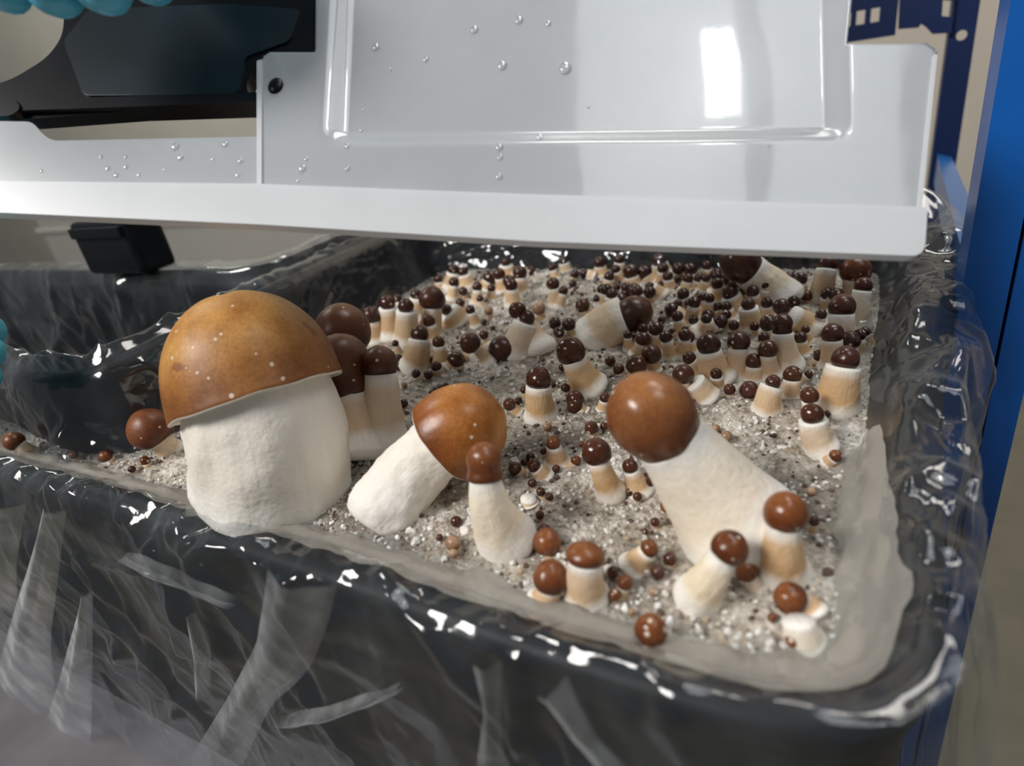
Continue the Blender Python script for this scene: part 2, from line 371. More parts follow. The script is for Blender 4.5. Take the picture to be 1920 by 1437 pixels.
n1 = noise_n(nt, 30, V, 5, .6); n2 = noise_n(nt, 330, V, 4, .7); vo = nt.nodes.new('ShaderNodeTexVoronoi'); vo.inputs['Scale'].default_value = 420; nt.links.new(V, vo.inputs['Vector'])
base = ramp(nt, [(.36, (.28, .25, .22)), (.5, (.52, .47, .405)), (.66, (.84, .80, .74))], n1.outputs[0])
gr = ramp(nt, [(.30, (.12, .09, .07)), (.42, (.62, .58, .53)), (.55, (1, 1, 1)), (.75, (1.28, 1.28, 1.28))], n2.outputs[0])
c = mixc(nt, .9, base.outputs[0], gr.outputs[0], 'MULTIPLY')
cell = ramp(nt, [(0, (.75, .7, .66)), (.5, (1.08, 1.07, 1.05))], vo.outputs['Color']); c = mixc(nt, .6, c, cell.outputs[0], 'MULTIPLY')
nt.links.new(c, b.inputs['Base Color']); b.inputs['Roughness'].default_value = .8
hh = math_n(nt, 'ADD', n2.outputs[0], math_n(nt, 'MULTIPLY', vo.outputs['Distance'], .5)); bump(nt, b, hh, .0022, .9)
SUB = m
o = obj('substrate', bm, SUB, tub); o['label'] = 'pale grey crumbly substrate with white mycelium and dark specks'

def soup(verts_f, faces_f, xf):
    """many transformed copies of one small shape in one mesh. xf: list of (loc, scale3, rotation matrix)"""
    V = []; F = []; nv = len(verts_f)
    for k, (l, sc, rm) in enumerate(xf):
        V.append((verts_f * sc) @ rm.T + l); F.append(faces_f + k * nv)
    return np.concatenate(V), np.concatenate(F)
def rot_rand(r):
    q = r.normal(size=4); q /= np.linalg.norm(q); a, b_, c_, d = q
    return np.array([[a*a+b_*b_-c_*c_-d*d, 2*(b_*c_-a*d), 2*(b_*d+a*c_)], [2*(b_*c_+a*d), a*a-b_*b_+c_*c_-d*d, 2*(c_*d-a*b_)], [2*(b_*d-a*c_), 2*(c_*d+a*b_), a*a-b_*b_-c_*c_+d*d]])
ic = bmesh.new(); bmesh.ops.create_icosphere(ic, subdivisions=1, radius=1.0)
IV = np.array([v.co[:] for v in ic.verts]); IF = np.array([[v.index for v in f_.verts] for f_ in ic.faces]); ic.free()
ic = bmesh.new(); bmesh.ops.create_icosphere(ic, subdivisions=2, radius=1.0)
IV2 = np.array([v.co[:] for v in ic.verts]); IF2 = np.array([[v.index for v in f_.verts] for f_ in ic.faces]); ic.free()
def sub_point():
    while True:
        # denser near the camera
        if rng.random() < .06: x, y = rng.uniform(-.60, -.34), rng.uniform(.115, .14)
        else: x, y = rng.uniform(-.338, .004), .114 + .335 * rng.random() ** 1.35
        return x, y
xf = []
for i in range(8500):
    x, y = sub_point(); r = rng.uniform(.00035, .0012) * (1.5 if rng.random() < .12 else 1)
    if fbm(x * 35, y * 35, 5.0, 2) < -.15 and rng.random() < .6: continue
    xf.append((np.array([x, y, float(substrate_z(x, y)) + r * .25]) - Lc, r * rng.uniform(.6, 1.4, 3), rot_rand(rng)))
V_, F_ = soup(IV, IF, xf)
m, nt, b = mat('substrate_grains'); ge = nt.nodes.new('ShaderNodeNewGeometry')
r_ = ramp(nt, [(0, (.78, .76, .72)), (.45, (.66, .62, .56)), (.66, (.44, .35, .25)), (.74, (.10, .06, .045)), (.88, (.60, .55, .48)), (.96, (.86, .86, .84))], ge.outputs['Random Per Island'], 'CONSTANT')
nt.links.new(r_.outputs[0], b.inputs['Base Color']); b.inputs['Roughness'].default_value = .6
GRAIN = m
o = obj('grain', mesh_np('grain', V_, F_), GRAIN, tub, smooth=False); o['kind'] = 'stuff'

# beige film-covered band at the substrate edge (front and right)
BAND = milky_plastic('dirty_film_band', (.47, .43, .38), .72, .22, 0, .8)
def band_prof(a, h, b, D): return [(-.006, .0005), (-.001, .0035), (a - .001, h - .001), (a + .004, h + .0018)]
Qf = Q[(np.arange(len(Q)) < np.argmax(Q[:, 1] > .23))]; Qf = Qf.copy(); Qf[:, 2] *= 1 - .8 * sstep(.17, .23, Qf[:, 1]) * (Qf[:, 0] > -.05)
G, Nn, s, VV = sweep(Qf, band_prof, 14)
wob = .0026 * fbm(s[:, None] * 55, VV * 60, 2.0, 5, .6)
G[..., 2] += np.abs(wob) * .8; G[..., :2] += Nn[:, None, :] * wob[..., None]
o = obj('edge_film', grid_mesh('edge_film', G - Lc), BAND, tub); o['label'] = 'cloudy beige film edge between substrate and rim'

# clear film: draped over the rim and down the outside
def film_prof(a, h, b, D): return [(-.006, .0008), (a - .003, h - .002), (a + .001, h + .002), (b - .002, h + .002), (b + .003, h - .001), (b + .006, h - .014), (b + .005, -D * .35), (b - .001, -D * .75), (b + .004, -D * 1.06)]
Qm = resample(PATH, .0016)
G, Nn, s, VV = sweep(Qm, film_prof, 170)
U = s[:, None] + 0 * VV
def crumple(u, v, seed):
    wu = u + .022 * noise(u * 9, v * 9, seed) ; wv = v + .022 * noise(u * 9 + 40, v * 9, seed)
    r = 0
    r = r + 1.0 * (1 - np.abs(noise((wu + wv * .55) * 16, (wv - wu * .2) * 6, seed + 1)) * 2.2)
    r = r + .75 * (1 - np.abs(noise((wu - wv * .8) * 22, (wv + wu * .4) * 9, seed + 2)) * 2.2)
    r = r + .45 * (1 - np.abs(noise(wu * 55, wv * 26, seed + 3)) * 2.2)
    r = r + .22 * (1 - np.abs(noise(wu * 110, wv * 70, seed + 4)) * 2.2)
    return r
def folds(u, v, n, u0_, u1_, seed, vmax=.25):
    r_ = np.random.default_rng(seed); Hh = np.zeros_like(u)
    for k in range(n):
        cu = r_.uniform(u0_, u1_); cv = r_.uniform(-.01, .05) if r_.random() < .55 else r_.uniform(.03, vmax)
        an = r_.normal(0, .55) if r_.random() < .72 else r_.uniform(-1.5, 1.5)
        du, dv = math.sin(an), math.cos(an); Ln = r_.uniform(.04, .15); w_ = r_.uniform(.004, .020); A = r_.uniform(.35, 1.0) * w_ * .45 * (1 if r_.random() < .75 else -1)
        sel = (u[:, 0] > cu - .2) & (u[:, 0] < cu + .2); uu = u[sel] - cu; vv = v[sel] - cv
        al = uu * du + vv * dv; ac = uu * dv - vv * du + .08 * al * al * r_.normal() * 4
        wl = w_ * (.5 + 1.2 * np.clip(al / Ln, 0, 1))
        Hh[sel] += A * np.clip(1 - np.abs(ac) / wl, 0, 1) * sstep(-.008, .012, al) * (1 - sstep(Ln * .6, Ln, al))
    return Hh
cr = crumple(U, VV, 1.0)
down = sstep(.0, .09, VV); amp = .0007 + .0011 * down
FO = folds(U, VV, 420, 0, float(s[-1]), 5) * np.where((U > .78), .45, 1.0)
rimz = (1 - sstep(.02, .034, VV)) * sstep(-.004, .004, VV) * np.where((U > .80) & (U < 1.15), .0026, .0014)
FR = np.maximum(folds(U, VV + .004, 1100, .0, float(s[-1]), 17, .04), 0) * .55 * (1 - sstep(.024, .036, VV)) * sstep(-.004, .006, VV)
crr = crumple(VV * 1.6, U * .9, 31.) + .7 * (1 - 2.4 * np.abs(noise(U * 55 + VV * 30, VV * 18, 7.7)))
ga = sstep(-.01, .004, VV)
G[..., :2] += Nn[:, None, :] * ((amp * cr + .0015 + np.maximum(FO, -.001)) * ga)[..., None]
gi = sstep(.001, .014, -VV)
G[..., :2] -= Nn[:, None, :] * ((.0009 * crumple(U * 1.3, VV * 2.5, 12.) + .0006 + np.maximum(folds(U, -VV, 330, 0, float(s[-1]), 9, .05), 0) * .8) * gi)[..., None]
G[..., 2] += (rimz * (crr + .8)) + FR
liner = tag(empty('liner_film', (-.17, .28, -.25)), 'crumpled clear plastic film draped over the rim of the black tub', 'liner')
obj('film_sheet', grid_mesh('film_sheet', G - Lc), FILM, liner)

# ------------------------------------------------------------------ second tub behind on the left, clear box with latch
tub2 = tag(empty('empty_tub', (-.62, .42, -.25)), 'black film-wrapped tub behind the left wall of the front tub', 'tub'); L2 = np.array(tub2.location)
def on_y(x, y, yy):
    d = ray(x, y); t = (yy - EYE[1]) / d[1]; return EYE + d * t
h2 = float(on_y(290, 494, .30)[2])
P2 = [(-1.1, .30, .0, h2, .022, .25), (-.70, .30, .0, h2, .022, .25), (-.45, .30, .0, h2, .022, .25), (-.392, .305, .0, h2, .020, .25), (-.386, .33, .0, h2, .014, .25), (-.386, .46, .0, h2, .014, .25), (-.386, .56, .0, h2, .014, .25)]
P2 = [(a_, b_, c_, d_, e_, f_) for a_, b_, c_, d_, e_, f_ in P2]
Q2 = resample(P2, .006)
obj('tub_wall', None or grid_mesh('tub_wall', sweep(Q2, lambda a, h, b, D: [(-.01, -.2), (0, h), (b, h), (b + .002, h - .01), (b - .01, -D)], 30)[0] * np.array([1, 1, 1]) - L2), BLACK, tub2)
Qn = resample(P2, .002); G, Nn, s, VV = sweep(Qn, lambda a, h, b, D: [(-.012, -.10), (-.002, h - .01), (.003, h + .002), (b, h + .002), (b + .004, h - .008), (b + .004, 0.0), (b + .002, -.14)], 110)
cr2 = crumple(s[:, None] + 3, VV, 4.); G[..., :2] += Nn[:, None, :] * (.0012 * cr2 + .0015 + np.maximum(folds(s[:, None] + 0 * VV, VV - .02, 160, 0, float(s[-1]), 21, .10), 0))[..., None] * sstep(.0, .01, VV)[..., None]; G[..., 2] += .0012 * crumple(s[:, None] * 1.3, VV, 6.)
obj('film_sheet', grid_mesh('film_sheet', G - L2), FILM, tub2)

# ------------------------------------------------------------------ mushrooms
PROF = {
 'ball': [(0, .96), (.22, .93), (.44, .84), (.64, .70), (.80, .52), (.92, .30), (.99, .05), (1.0, -.15), (.96, -.38), (.87, -.56), (.76, -.69), (.68, -.75), (-.60, -.74), (-.45, -.66), (-.2, -.6)],
 'bulb': [(0, 1.0), (.2, .98), (.42, .90), (.62, .76), (.78, .55), (.88, .30), (.90, .05), (.86, -.18), (.84, -.38), (.88, -.58), (.90, -.74), (.86, -.86), (-.76, -.88), (-.5, -.8), (-.2, -.7)],
 'egg': [(0, .96), (.24, .93), (.46, .84), (.66, .69), (.83, .47), (.94, .2), (.98, -.1), (.93, -.4), (.85, -.65), (.77, -.87), (-.74, -.88), (-.6, -.78), (-.2, -.7)],
 'bell': [(0, .98), (.2, .96), (.4, .90), (.6, .78), (.78, .58), (.91, .32), (.98, .05), (1.0, -.2), (1.0, -.38), (.985, -.45), (-.95, -.46), (-.8, -.38), (-.5, -.30), (-.2, -.28)],
 'giant': [(0, .80), (.2, .785), (.4, .73), (.6, .61), (.78, .42), (.9, .20), (.96, -.02), (.985, -.2), (1.0, -.36), (1.01, -.44), (.995, -.475), (-.96, -.47), (-.85, -.40), (-.6, -.32), (-.3, -.3)]}
def cap_mesh(kind, r, axis, centre, hi, seed, squash=1.0):
    pr = PROF[kind]; n = {2: 64, 1: 28, 0: 16}[hi]; sub = {2: 4, 1: 2, 0: 1}[hi]
    pts = []; hs = []
    zmin = min(p[1] for p in pr); zmax = pr[0][1]; rim = max(i for i, p in enumerate(pr) if p[0] >= 0)
    arr = np.array([(abs(p[0]), p[1]) for p in pr])
    for i in range(len(pr) - 1):
        p0, p1, p2, p3 = arr[max(i - 1, 0)], arr[i], arr[i + 1], arr[min(i + 2, len(pr) - 1)]
        if i == 0: p0 = np.array([-p2[0], p2[1]])
        for k in range(sub):
            t = k / sub; q = .5 * ((2 * p1) + (-p0 + p2) * t + (2 * p0 - 5 * p1 + 4 * p2 - p3) * t * t + (-p0 + 3 * p1 - 3 * p2 + p3) * t ** 3)
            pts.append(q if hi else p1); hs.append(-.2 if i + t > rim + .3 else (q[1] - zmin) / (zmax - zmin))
    pts.append(arr[-1]); hs.append(-.2)
    pts = np.array(pts); hs = np.array(hs); pts[0, 0] = 1e-3
    if kind in ('giant', 'bell'): hs[hs < .012] = -.2
    a = np.arange(n) / n * 2 * math.pi
    ax = axis / np.linalg.norm(axis); t1 = np.cross(ax, [0.3, 1, .2]); t1 /= np.linalg.norm(t1); t2 = np.cross(ax, t1)
    rr = pts[:, 0][:, None]; zz = pts[:, 1][:, None] * squash
    ca, sa = np.cos(a)[None], np.sin(a)[None]
    nz = noise(ca * 1.1 + seed, sa * 1.1, zz * 1.1 + seed); dr = 1 + (.07 if hi < 2 else .045) * nz
    if kind in ('giant', 'bell'):
        dr = dr * (1 + .012 * noise(ca * 5 + seed, sa * 5, 1.0) * (zz < 0))
        zz = zz + .03 * noise(ca * 2.2 + seed, sa * 2.2, 4.0) * (zz < .0)
    Pp = centre + r * ((rr * dr * ca)[..., None] * t1 + (rr * dr * sa)[..., None] * t2 + ((zz + 0 * a) * (1 + .04 * nz))[..., None] * ax)
    me = grid_mesh('cap', Pp.transpose(1, 0, 2), close_u=True)
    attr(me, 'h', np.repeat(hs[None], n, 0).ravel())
    return me
def stem_mesh(p0, p1, r0, r1, hi, seed, bend=0.15, belly=0.0, lump=0.05, bdir=None, tip=None):
    n = {2: 56, 1: 22, 0: 12}[hi]; k = {2: 44, 1: 16, 0: 8}[hi]
    L = np.linalg.norm(p1 - p0)
    mid = (p0 + p1) / 2 + np.array([0, 0, -1.0]) * 0 + (bdir if bdir is not None else np.array([0, 0, 1.0])) * L * bend * (0 if bdir is None and abs((p1 - p0)[2]) / L > .9 else 1)
    t = np.linspace(0, 1, k)[:, None]; Cc = (1 - t) ** 2 * p0 + 2 * t * (1 - t) * mid + t ** 2 * p1
    T = np.gradient(Cc, axis=0); T /= np.linalg.norm(T, axis=1)[:, None]
    ref = np.cross(T[0], [0.9, .3, .1]); ref /= np.linalg.norm(ref)
    a = np.arange(n) / n * 2 * math.pi; Pp = []; tt = t[:, 0]
    rad = r1 + (r0 - r1) * (1 - tt) ** 1.25 + belly * r0 * np.sin(np.pi * np.clip(tt * 1.1, 0, 1)) 
    rad = rad * (1 + (.04 if hi == 2 else .15) * np.exp(-((tt - .16) / .14) ** 2))
    rad = rad * np.where(tt < .12, .72 + .28 * np.sqrt(np.clip(tt / .12, 0, 1)), 1)
    for i in range(k):
        ref = ref - T[i] * (ref @ T[i]); ref /= np.linalg.norm(ref); o2 = np.cross(T[i], ref)
        ca, sa = np.cos(a), np.sin(a)
        nz = lump * fbm(ca * 1.3 + seed, sa * 1.3, tt[i] * L / max(r0, 1e-4) * .9 + seed, 3)
        if hi == 2: nz = nz + .008 * noise(np.cos(a) * 9, np.sin(a) * 9, tt[i] * 2.5 + seed) * sstep(.1, .5, tt[i])
        Pp.append(Cc[i] + (rad[i] * (1 + nz))[:, None] * (ca[:, None] * ref + sa[:, None] * o2))
    if hi: 
        for i in range(k):
            dsp = lump * .45 * fbm(np.cos(a) * 3.2 + seed, np.sin(a) * 3.2, tt[i] * L / max(r0, 1e-4) * 2.6, 3)
            Pp[i] = Cc[i] + (Pp[i] - Cc[i]) * (1 + dsp)[:, None]
    # close both ends
    Pp = np.array(Pp); end = np.repeat(Cc[-1][None, None], n, 1) + (Pp[-1] - Cc[-1])[None] * .05; start = Cc[0] + (Pp[0] - Cc[0])[None] * .05
    Pp = np.concatenate([start, Pp, end]); tt = np.concatenate([[0], tt, [1]])
    me = grid_mesh('stem', Pp.transpose(1, 0, 2), close_u=True)
    attr(me, 't', np.repeat(tt[None], n, 0).ravel())
    an = np.abs(((a / math.pi) % 2) - 1) * 2
    attr(me, 'ang', np.repeat(an[:, None], len(tt), 1).ravel())
    return me, T[-1]
TONES = {0: (.055, .018, .011), 1: (.085, .028, .014), 2: (.19, .060, .018), 7: (.14, .046, .016), 3: (.50, .20, .045), 4: (.40, .26, .17), 6: (.25, .092, .030), 5: (.58, .28, .065)}
TAN = {0: (.56, .33, .14), 1: (.62, .38, .17), 2: (.70, .47, .25), 3: (.86, .71, .50)}
LAND = []       # landmarks used to tell small mushrooms apart
SMALL = []
cnt = [0]
def mushroom(cx, cy, r, bx=None, by=None, w0=None, w1=None, tone=1, kind='ball', ax=None, label=None, land=None, tan=1, tanamt=.9, rough=.3, hi=None,
             push=0.0, zb=None, cap=True, belly=0.0, lump=.06, bend=.12, capd=0.0, squash=1.0, stemtop=None, hk=1.7, small=False):
    cnt[0] += 1; seed = cnt[0] * 1.37
    if hi is None: hi = 1 if r >= 13 else 0
    if bx is None:                    # stands on the substrate right below its cap
        hgt = .004
        for _ in range(4):
            c = ground(cx, cy, hgt); rw = r * depth(c) / FPX; hgt = hk * rw
        base = np.array([c[0] + rw * .15, c[1] + rw * .35, -.0015]); top = c.copy(); w0r = rw * .75; w1r = rw * .6
    else:
        base = ground(bx, by); base[2] = -.002
        hd = base[:2] - EYE[:2]; hd /= np.linalg.norm(hd); nrm = np.array([hd[0], hd[1], 0])
        d = ray(cx, cy); t = ((base + nrm * push - EYE) @ nrm) / (d @ nrm); c = EYE + d * t
        c[2] = max(c[2], .003)
        rw = r * depth(c) / FPX; w0r = (w0 or r * 1.5) / 2 * depth(base) / FPX; w1r = (w1 or r * 1.1) / 2 * depth(c) / FPX
    if ax is not None:
        axw = R @ np.array([ax[0], ax[1], -(ax[2] if len(ax) > 2 else .0)]); axw /= np.linalg.norm(axw)
    else: axw = None
    dirn = c - base
    if axw is None:
        d0 = dirn / max(np.linalg.norm(dirn), 1e-5); axw = d0 * .75 + np.array([0, -.1, .45]); axw /= np.linalg.norm(axw)
    zb_ = {'egg': -.76, 'ball': -.62, 'bulb': -.8, 'bell': -.32, 'giant': -.34}[kind]
    top = c + axw * rw * zb_ * squash
    if stemtop is not None: top = at_depth(stemtop[0], stemtop[1], depth(c))
    if w0 is None and bx is None: pass
    bd = None
    e = empty('mushroom', base); b0 = np.array([base[0], base[1], base[2]])
    bdir = -axw if axw is not None and bend and ax is not None else None
    sm, T = stem_mesh(base - b0, top - b0, w0r, w1r, hi, seed, bend if bdir is None else 0, belly, lump) if ax is None else \
            stem_mesh2(base - b0, top - b0, axw, w0r, w1r, hi, seed, belly, lump)
    so = obj('stem', sm, STEM, e); tc_ = TAN[tan]; so.color = (*tc_, tanamt)
    if cap:
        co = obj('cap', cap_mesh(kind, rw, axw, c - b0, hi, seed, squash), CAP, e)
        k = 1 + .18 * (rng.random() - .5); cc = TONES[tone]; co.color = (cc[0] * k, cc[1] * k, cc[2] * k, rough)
    e['category'] = 'mushroom'; e['group'] = 'mushrooms growing in the tub'
    if label: e['label'] = label
    if land: LAND.append((cx, cy, land))
    if not label: SMALL.append((e, cx, cy, r, tone, by is not None))
    return e
def stem_mesh2(p0, p1, ax, r0, r1, hi, seed, belly, lump):
    """stem that meets the cap along the cap's axis"""
    L = np.linalg.norm(p1 - p0); ctrl = p1 - ax * L * .45
    mid = (p0 + p1) / 2; bd = ctrl - mid; nb = np.linalg.norm(bd)
    return stem_mesh(p0, p1, r0, r1, hi, seed, nb / L, belly, lump, bd / max(nb, 1e-6))

# the large ones, each with its own label
mushroom(462, 676, 158, 510, 920, 268, 262, 5, 'giant', (-.30, -.92, .06), 'giant mushroom with a golden-brown dome cap and thick white wrinkled stem', 'the giant golden-capped mushroom', 3, .25, .46, 2, belly=.05, lump=.06)
mushroom(864, 806, 89, 695, 980, 134, 118, 3, 'bell', (.74, -.58, .22), 'large white mushroom leaning right, with an orange-brown cap', 'the leaning orange-capped mushroom', 3, .15, .34, 2, lump=.09, belly=.05)
mushroom(1217, 776, 84, 1410, 1015, 245, 138, 6, 'egg', (-.64, -.72, .30), 'large mushroom leaning left, thick cream stem and wet chestnut cap', 'the big chestnut-capped mushroom', 3, .55, .26, 2, lump=.02, push=-.0)
mushroom(908, 866, 38, 958, 1012, 122, 60, 2, 'bulb', (-.05, -.98, .15), 'slim mushroom with knobbed red-brown cap in front of orange cap', 'the slim knob-capped mushroom', 3, .7, .30, 2, lump=.04)
mushroom(640, 688, 62, 668, 860, 150, 110, 7, 'bulb', (-.25, -.92, .1), 'tall brown-capped mushroom hidden behind the giant golden cap', 'the tall brown cap', 2, .8, .36, 2, push=.02)
mushroom(642, 618, 52, 690, 800, 80, 66, 7, 'ball', (-.05, -.95, .1), 'rearmost of the brown-capped trio behind the giant mushroom', None, 2, .8, .36, 1, push=.025)
mushroom(712, 680, 34, 722, 845, 88, 62, 7, 'ball', (-.05, -.97, .1), 'right one of the brown-capped trio behind the giant mushroom', 'the trio behind the giant', 2, .7, .36, 1, push=.01)
mushroom(1473, 960, 41, 1470, 1075, 100, 62, 2, 'ball', (.02, -.98, .2), 'mushroom with speckled brown ball cap and ringed tan stem, near front right corner', 'the speckled ball-capped mushroom', 1, .95, .24, 2)
mushroom(1369, 1027, 35, 1300, 1118, 92, 55, 2, 'ball', (.45, -.85, .2), 'stubby cream mushroom leaning right with round chestnut cap, near the front', 'the stubby cream mushroom', 3, .9, .26, 2)
mushroom(1399, 1070, 21, 1418, 1095, 52, 30, 2, 'ball', (-.4, -.8, .2), 'small chestnut cap between stubby cream mushroom and speckled ball cap', None, 1, .5, .28, 1)
mushroom(1118, 847, 28, 1150, 925, 56, 40, 1, 'ball', (-.25, -.9, .2), 'upright mushroom with glossy dark cap and tan stem, alone mid substrate', 'the lone glossy dark cap', 1, .95, .16, 1)
mushroom(1033, 1082, 34, 1012, 1128, 60, 46, 2, 'ball', (.05, -.95, .3), 'russet round cap at the front rim, lower of a stacked pair', 'the stacked russet pair', 1, .9, .28, 1)
mushroom(1030, 1040, 27, 1030, 1075, 40, 34, 2, 'ball', (0, -.95, .3), 'russet round cap at the front rim, upper of a stacked pair', None, 1, .9, .28, 1, push=.012)
mushroom(1098, 1040, 37, 1100, 1118, 82, 64, 2, 'ball', (.05, -.9, .2), 'kidney-shaped red-brown cap with white fleck on squat white stem', 'the kidney-shaped cap', 1, .8, .3, 1, squash=.62)
mushroom(1221, 1180, 31, 1228, 1214, 46, 36, 2, 'ball', (0, -.9, .45), 'glossy red-brown ball cap with three white flecks at front rim', 'the glossy cap with three flecks', 1, .8, .18, 1)
mushroom(1480, 1122, 31, 1532, 1156, 62, 50, 2, 'ball', (-.85, -.4, .3), 'lopsided chestnut cap lying left of its tan stem, front right', 'the lopsided chestnut cap', 1, .9, .24, 1)
mushroom(1486, 1204, 14, 1492, 1216, 22, 18, 2, 'ball', (-.3, -.7, .6), 'small brown button cap pressed against the white stub, front corner', None, 3, .8, .3, 1)
mushroom(1496, 1160, 8, 1510, 1200, 74, 58, 2, 'ball', (-.2, -.95, .1), 'white capless stub in the front corner below the lopsided cap', 'the front corner white stub', 3, .5, .3, 1, cap=False)
mushroom(1191, 587, 34, 1112, 640, 96, 84, 1, 'egg', (.70, -.25, .25), 'thick pale mushroom leaning right with a dark egg-shaped cap, rear middle', 'the thick leaning mushroom', 2, .75, .3, 2, stemtop=(1172, 597))
mushroom(1069, 658, 28, 1112, 730, 72, 46, 1, 'ball', (-.35, -.8, .3), 'glossy dark cap on bent tan stem, left of the big chestnut cap', 'the bent tan-stemmed mushroom', 1, .95, .16, 1)
mushroom(942, 655, 25, 900, 680, 56, 48, 1, 'ball', (.55, -.2, .7), 'dark round cap facing viewer on a stubby lying stem, middle left', 'the forward-facing round cap', 2, .8, .3, 1)
mushroom(881, 643, 20, 922, 682, 26, 20, 1, 'ball', (-.6, -.5, .4), 'dark round cap at the left of the forward-facing round cap', None, 1, .8, .3, 1)
mushroom(1010, 710, 24, 1015, 780, 62, 48, 1, 'ball', (0, -.95, .25), 'squat mushroom with wet dark cap and ribbed tan stem, middle', 'the squat ribbed mushroom', 1, .95, .17, 1)
mushroom(1001, 664, 20, 985, 640, 60, 40, 1, 'ball', (.3, -.3, .8), 'dark knobbly cap just above the squat ribbed mushroom', None, 2, .7, .3, 1)
mushroom(988, 596, 15, 965, 662, 66, 46, 1, 'ball', (.3, -.8, .2), 'small dark cap on a broad cream stem, left of rear centre', 'the broad cream stem', 2, .6, .22, 1)
mushroom(970, 582, 17, 1020, 660, 60, 30, 1, 'ball', (-.5, -.7, .2), 'dark glossy cap leaning left over the broad cream stem', None, 2, .8, .18, 1, push=.01)
mushroom(787, 626, 17, 775, 690, 58, 40, 1, 'ball', (.1, -.95, .1), 'tan-stemmed dark cap at the front of the left wall cluster', 'the left wall cluster', 1, .9, .25, 1)
mushroom(810, 560, 25, 800, 630, 52, 34, 1, 'ball', (0, -.95, .15), 'tallest dark round cap of the left wall cluster', 'the tallest left wall cap', 1, .8, .3, 1)
mushroom(1385, 492, 37, 1478, 572, 92, 66, 1, 'egg', (-.75, -.5, .2), 'big dark cap on thick curved cream stem under the lid, rear right', 'the big dark cap under the lid', 3, .9, .3, 2)
mushroom(1585, 672, 25, 1566, 760, 78, 62, 1, 'ball', (.1, -.95, .2), 'dark ball cap on tan textured stem, nearest of the right wall row', 'the nearest right wall cap', 1, .95, .25, 1)
mushroom(1579, 574, 24, 1590, 655, 62, 44, 1, 'ball', (0, -.97, .15), 'speckled dark cap on pale stem in the right wall row', 'the speckled right wall cap', 2, .7, .25, 1)
mushroom(1561, 625, 20, 1556, 690, 44, 36, 1, 'ball', (-.1, -.9, .25), 'glossy dark cap between the two larger caps by the right wall', None, 1, .8, .2, 1)
mushroom(1467, 608, 20, 1482, 690, 58, 38, 1, 'bulb', (-.1, -.95, .25), 'lumpy clustered dark cap on thick pale stem, right of centre', 'the lumpy clustered cap', 2, .7, .22, 1)
mushroom(1440, 655, 18, 1447, 705, 42, 30, 1, 'ball', (-.1, -.9, .3), 'dark cap covered in white specks below lumpy clustered cap', None, 1, .8, .2, 1)
mushroom(1328, 645, 22, 1352, 708, 74, 44, 1, 'ball', (-.2, -.9, .3), 'round dark cap on broad tan stem behind the big chestnut cap', 'the broad tan stem', 1, .9, .24, 1)
mushroom(1385, 640, 21, 1378, 700, 60, 34, 1, 'ball', (0, -.95, .2), 'round dark cap with white collar right of the broad tan stem', None, 1, .8, .24, 1)
mushroom(1405, 732, 18, 1400, 742, 34, 28, 1, 'ball', (-.1, -.8, .5), 'speckled dark cap left of the squat pale stem', None, 1, .8, .3, 1)
mushroom(1450, 716, 14, 1438, 768, 54, 42, 1, 'ball', (.25, -.9, .2), 'squat pale stem topped by small dark flecked cap, mid right', 'the squat pale stem mid right', 2, .9, .25, 1)
mushroom(1486, 702, 17, 1482, 738, 38, 30, 1, 'ball', (0, -.95, .25), 'round dark cap right beside the squat pale stem', None, 1, .8, .22, 1)
mushroom(1523, 776, 21, 1545, 842, 62, 50, 1, 'ball', (-.2, -.9, .3), 'wet dark flecked cap on pale stem at the right edge', 'the wet right edge cap', 2, .7, .15, 1)
mushroom(1281, 702, 20, 1290, 742, 30, 24, 1, 'ball', (-.1, -.9, .3), 'flecked dark cap touching the back of the big chestnut cap', None, 1, .8, .25, 1)
mushroom(280, 804, 40, 322, 842, 48, 40, 2, 'ball', (-.45, -.7, .3), 'round russet cap at the left foot of the giant mushroom', 'the left russet cap', 2, .7, .42, 2)
mushroom(25, 827, 18, 62, 848, 26, 24, 2, 'ball', (-.6, -.6, .3), 'small russet cap in the far left corner of the tub', 'the far left corner cap', 2, .8, .35, 1)
mushroom(1604, 506, 28, 1608, 560, 46, 40, 2, 'ball', (0, -.95, .2), 'large dark cap beside the right wall, just under the lid', 'the large right corner cap', 2, .8, .25, 1)
mushroom(1619, 535, 16, 1612, 618, 44, 32, 1, 'ball', (.1, -.95, .2), 'dark cap on tall pale stem against the right wall', None, 3, .8, .2, 1)
mushroom(1552, 494, 17, 1538, 560, 46, 36, 1, 'ball', (.15, -.95, .1), 'cap half hidden by the lid on a tan-banded pale stem, rear right', None, 2, .9, .25, 1)
mushroom(1237, 562, 10, 1237, 562, 10, 8, 0, hi=0) if False else None
# stems without caps and toppled ones
mushroom(1300, 714, 7, 1334, 746, 46, 40, 1, 'ball', (-.6, -.6, .2), 'toppled white-footed stub lying behind the big chestnut cap', None, 2, .8, .5, 1, cap=False)
mushroom(1482, 592, 7, 1538, 622, 42, 42, 1, 'ball', (-.9, -.3, .1), 'toppled cream stem lying sideways right of the lumpy clustered cap', None, 1, .9, .3, 1, cap=False)
mushroom(1252, 988, 13, 1268, 962, 40, 24, 2, 'ball', (-.5, .3, .3), 'toppled tiny mushroom with white foot beside the big cream stem', None, 3, .4, .2, 1)
mushroom(1280, 1022, 12, 1268, 975, 32, 20, 2, 'ball', (.1, .8, .3), 'tiny mushroom growing head down in front of the big cream stem', None, 3, .9, .25, 1)
mushroom(850, 1020, 15, 852, 1030, 30, 24, 4, 'ball', None, 'pale tan shrivelled bud in front of the slim knob-capped mushroom', None, 1, .8, .35, 1)
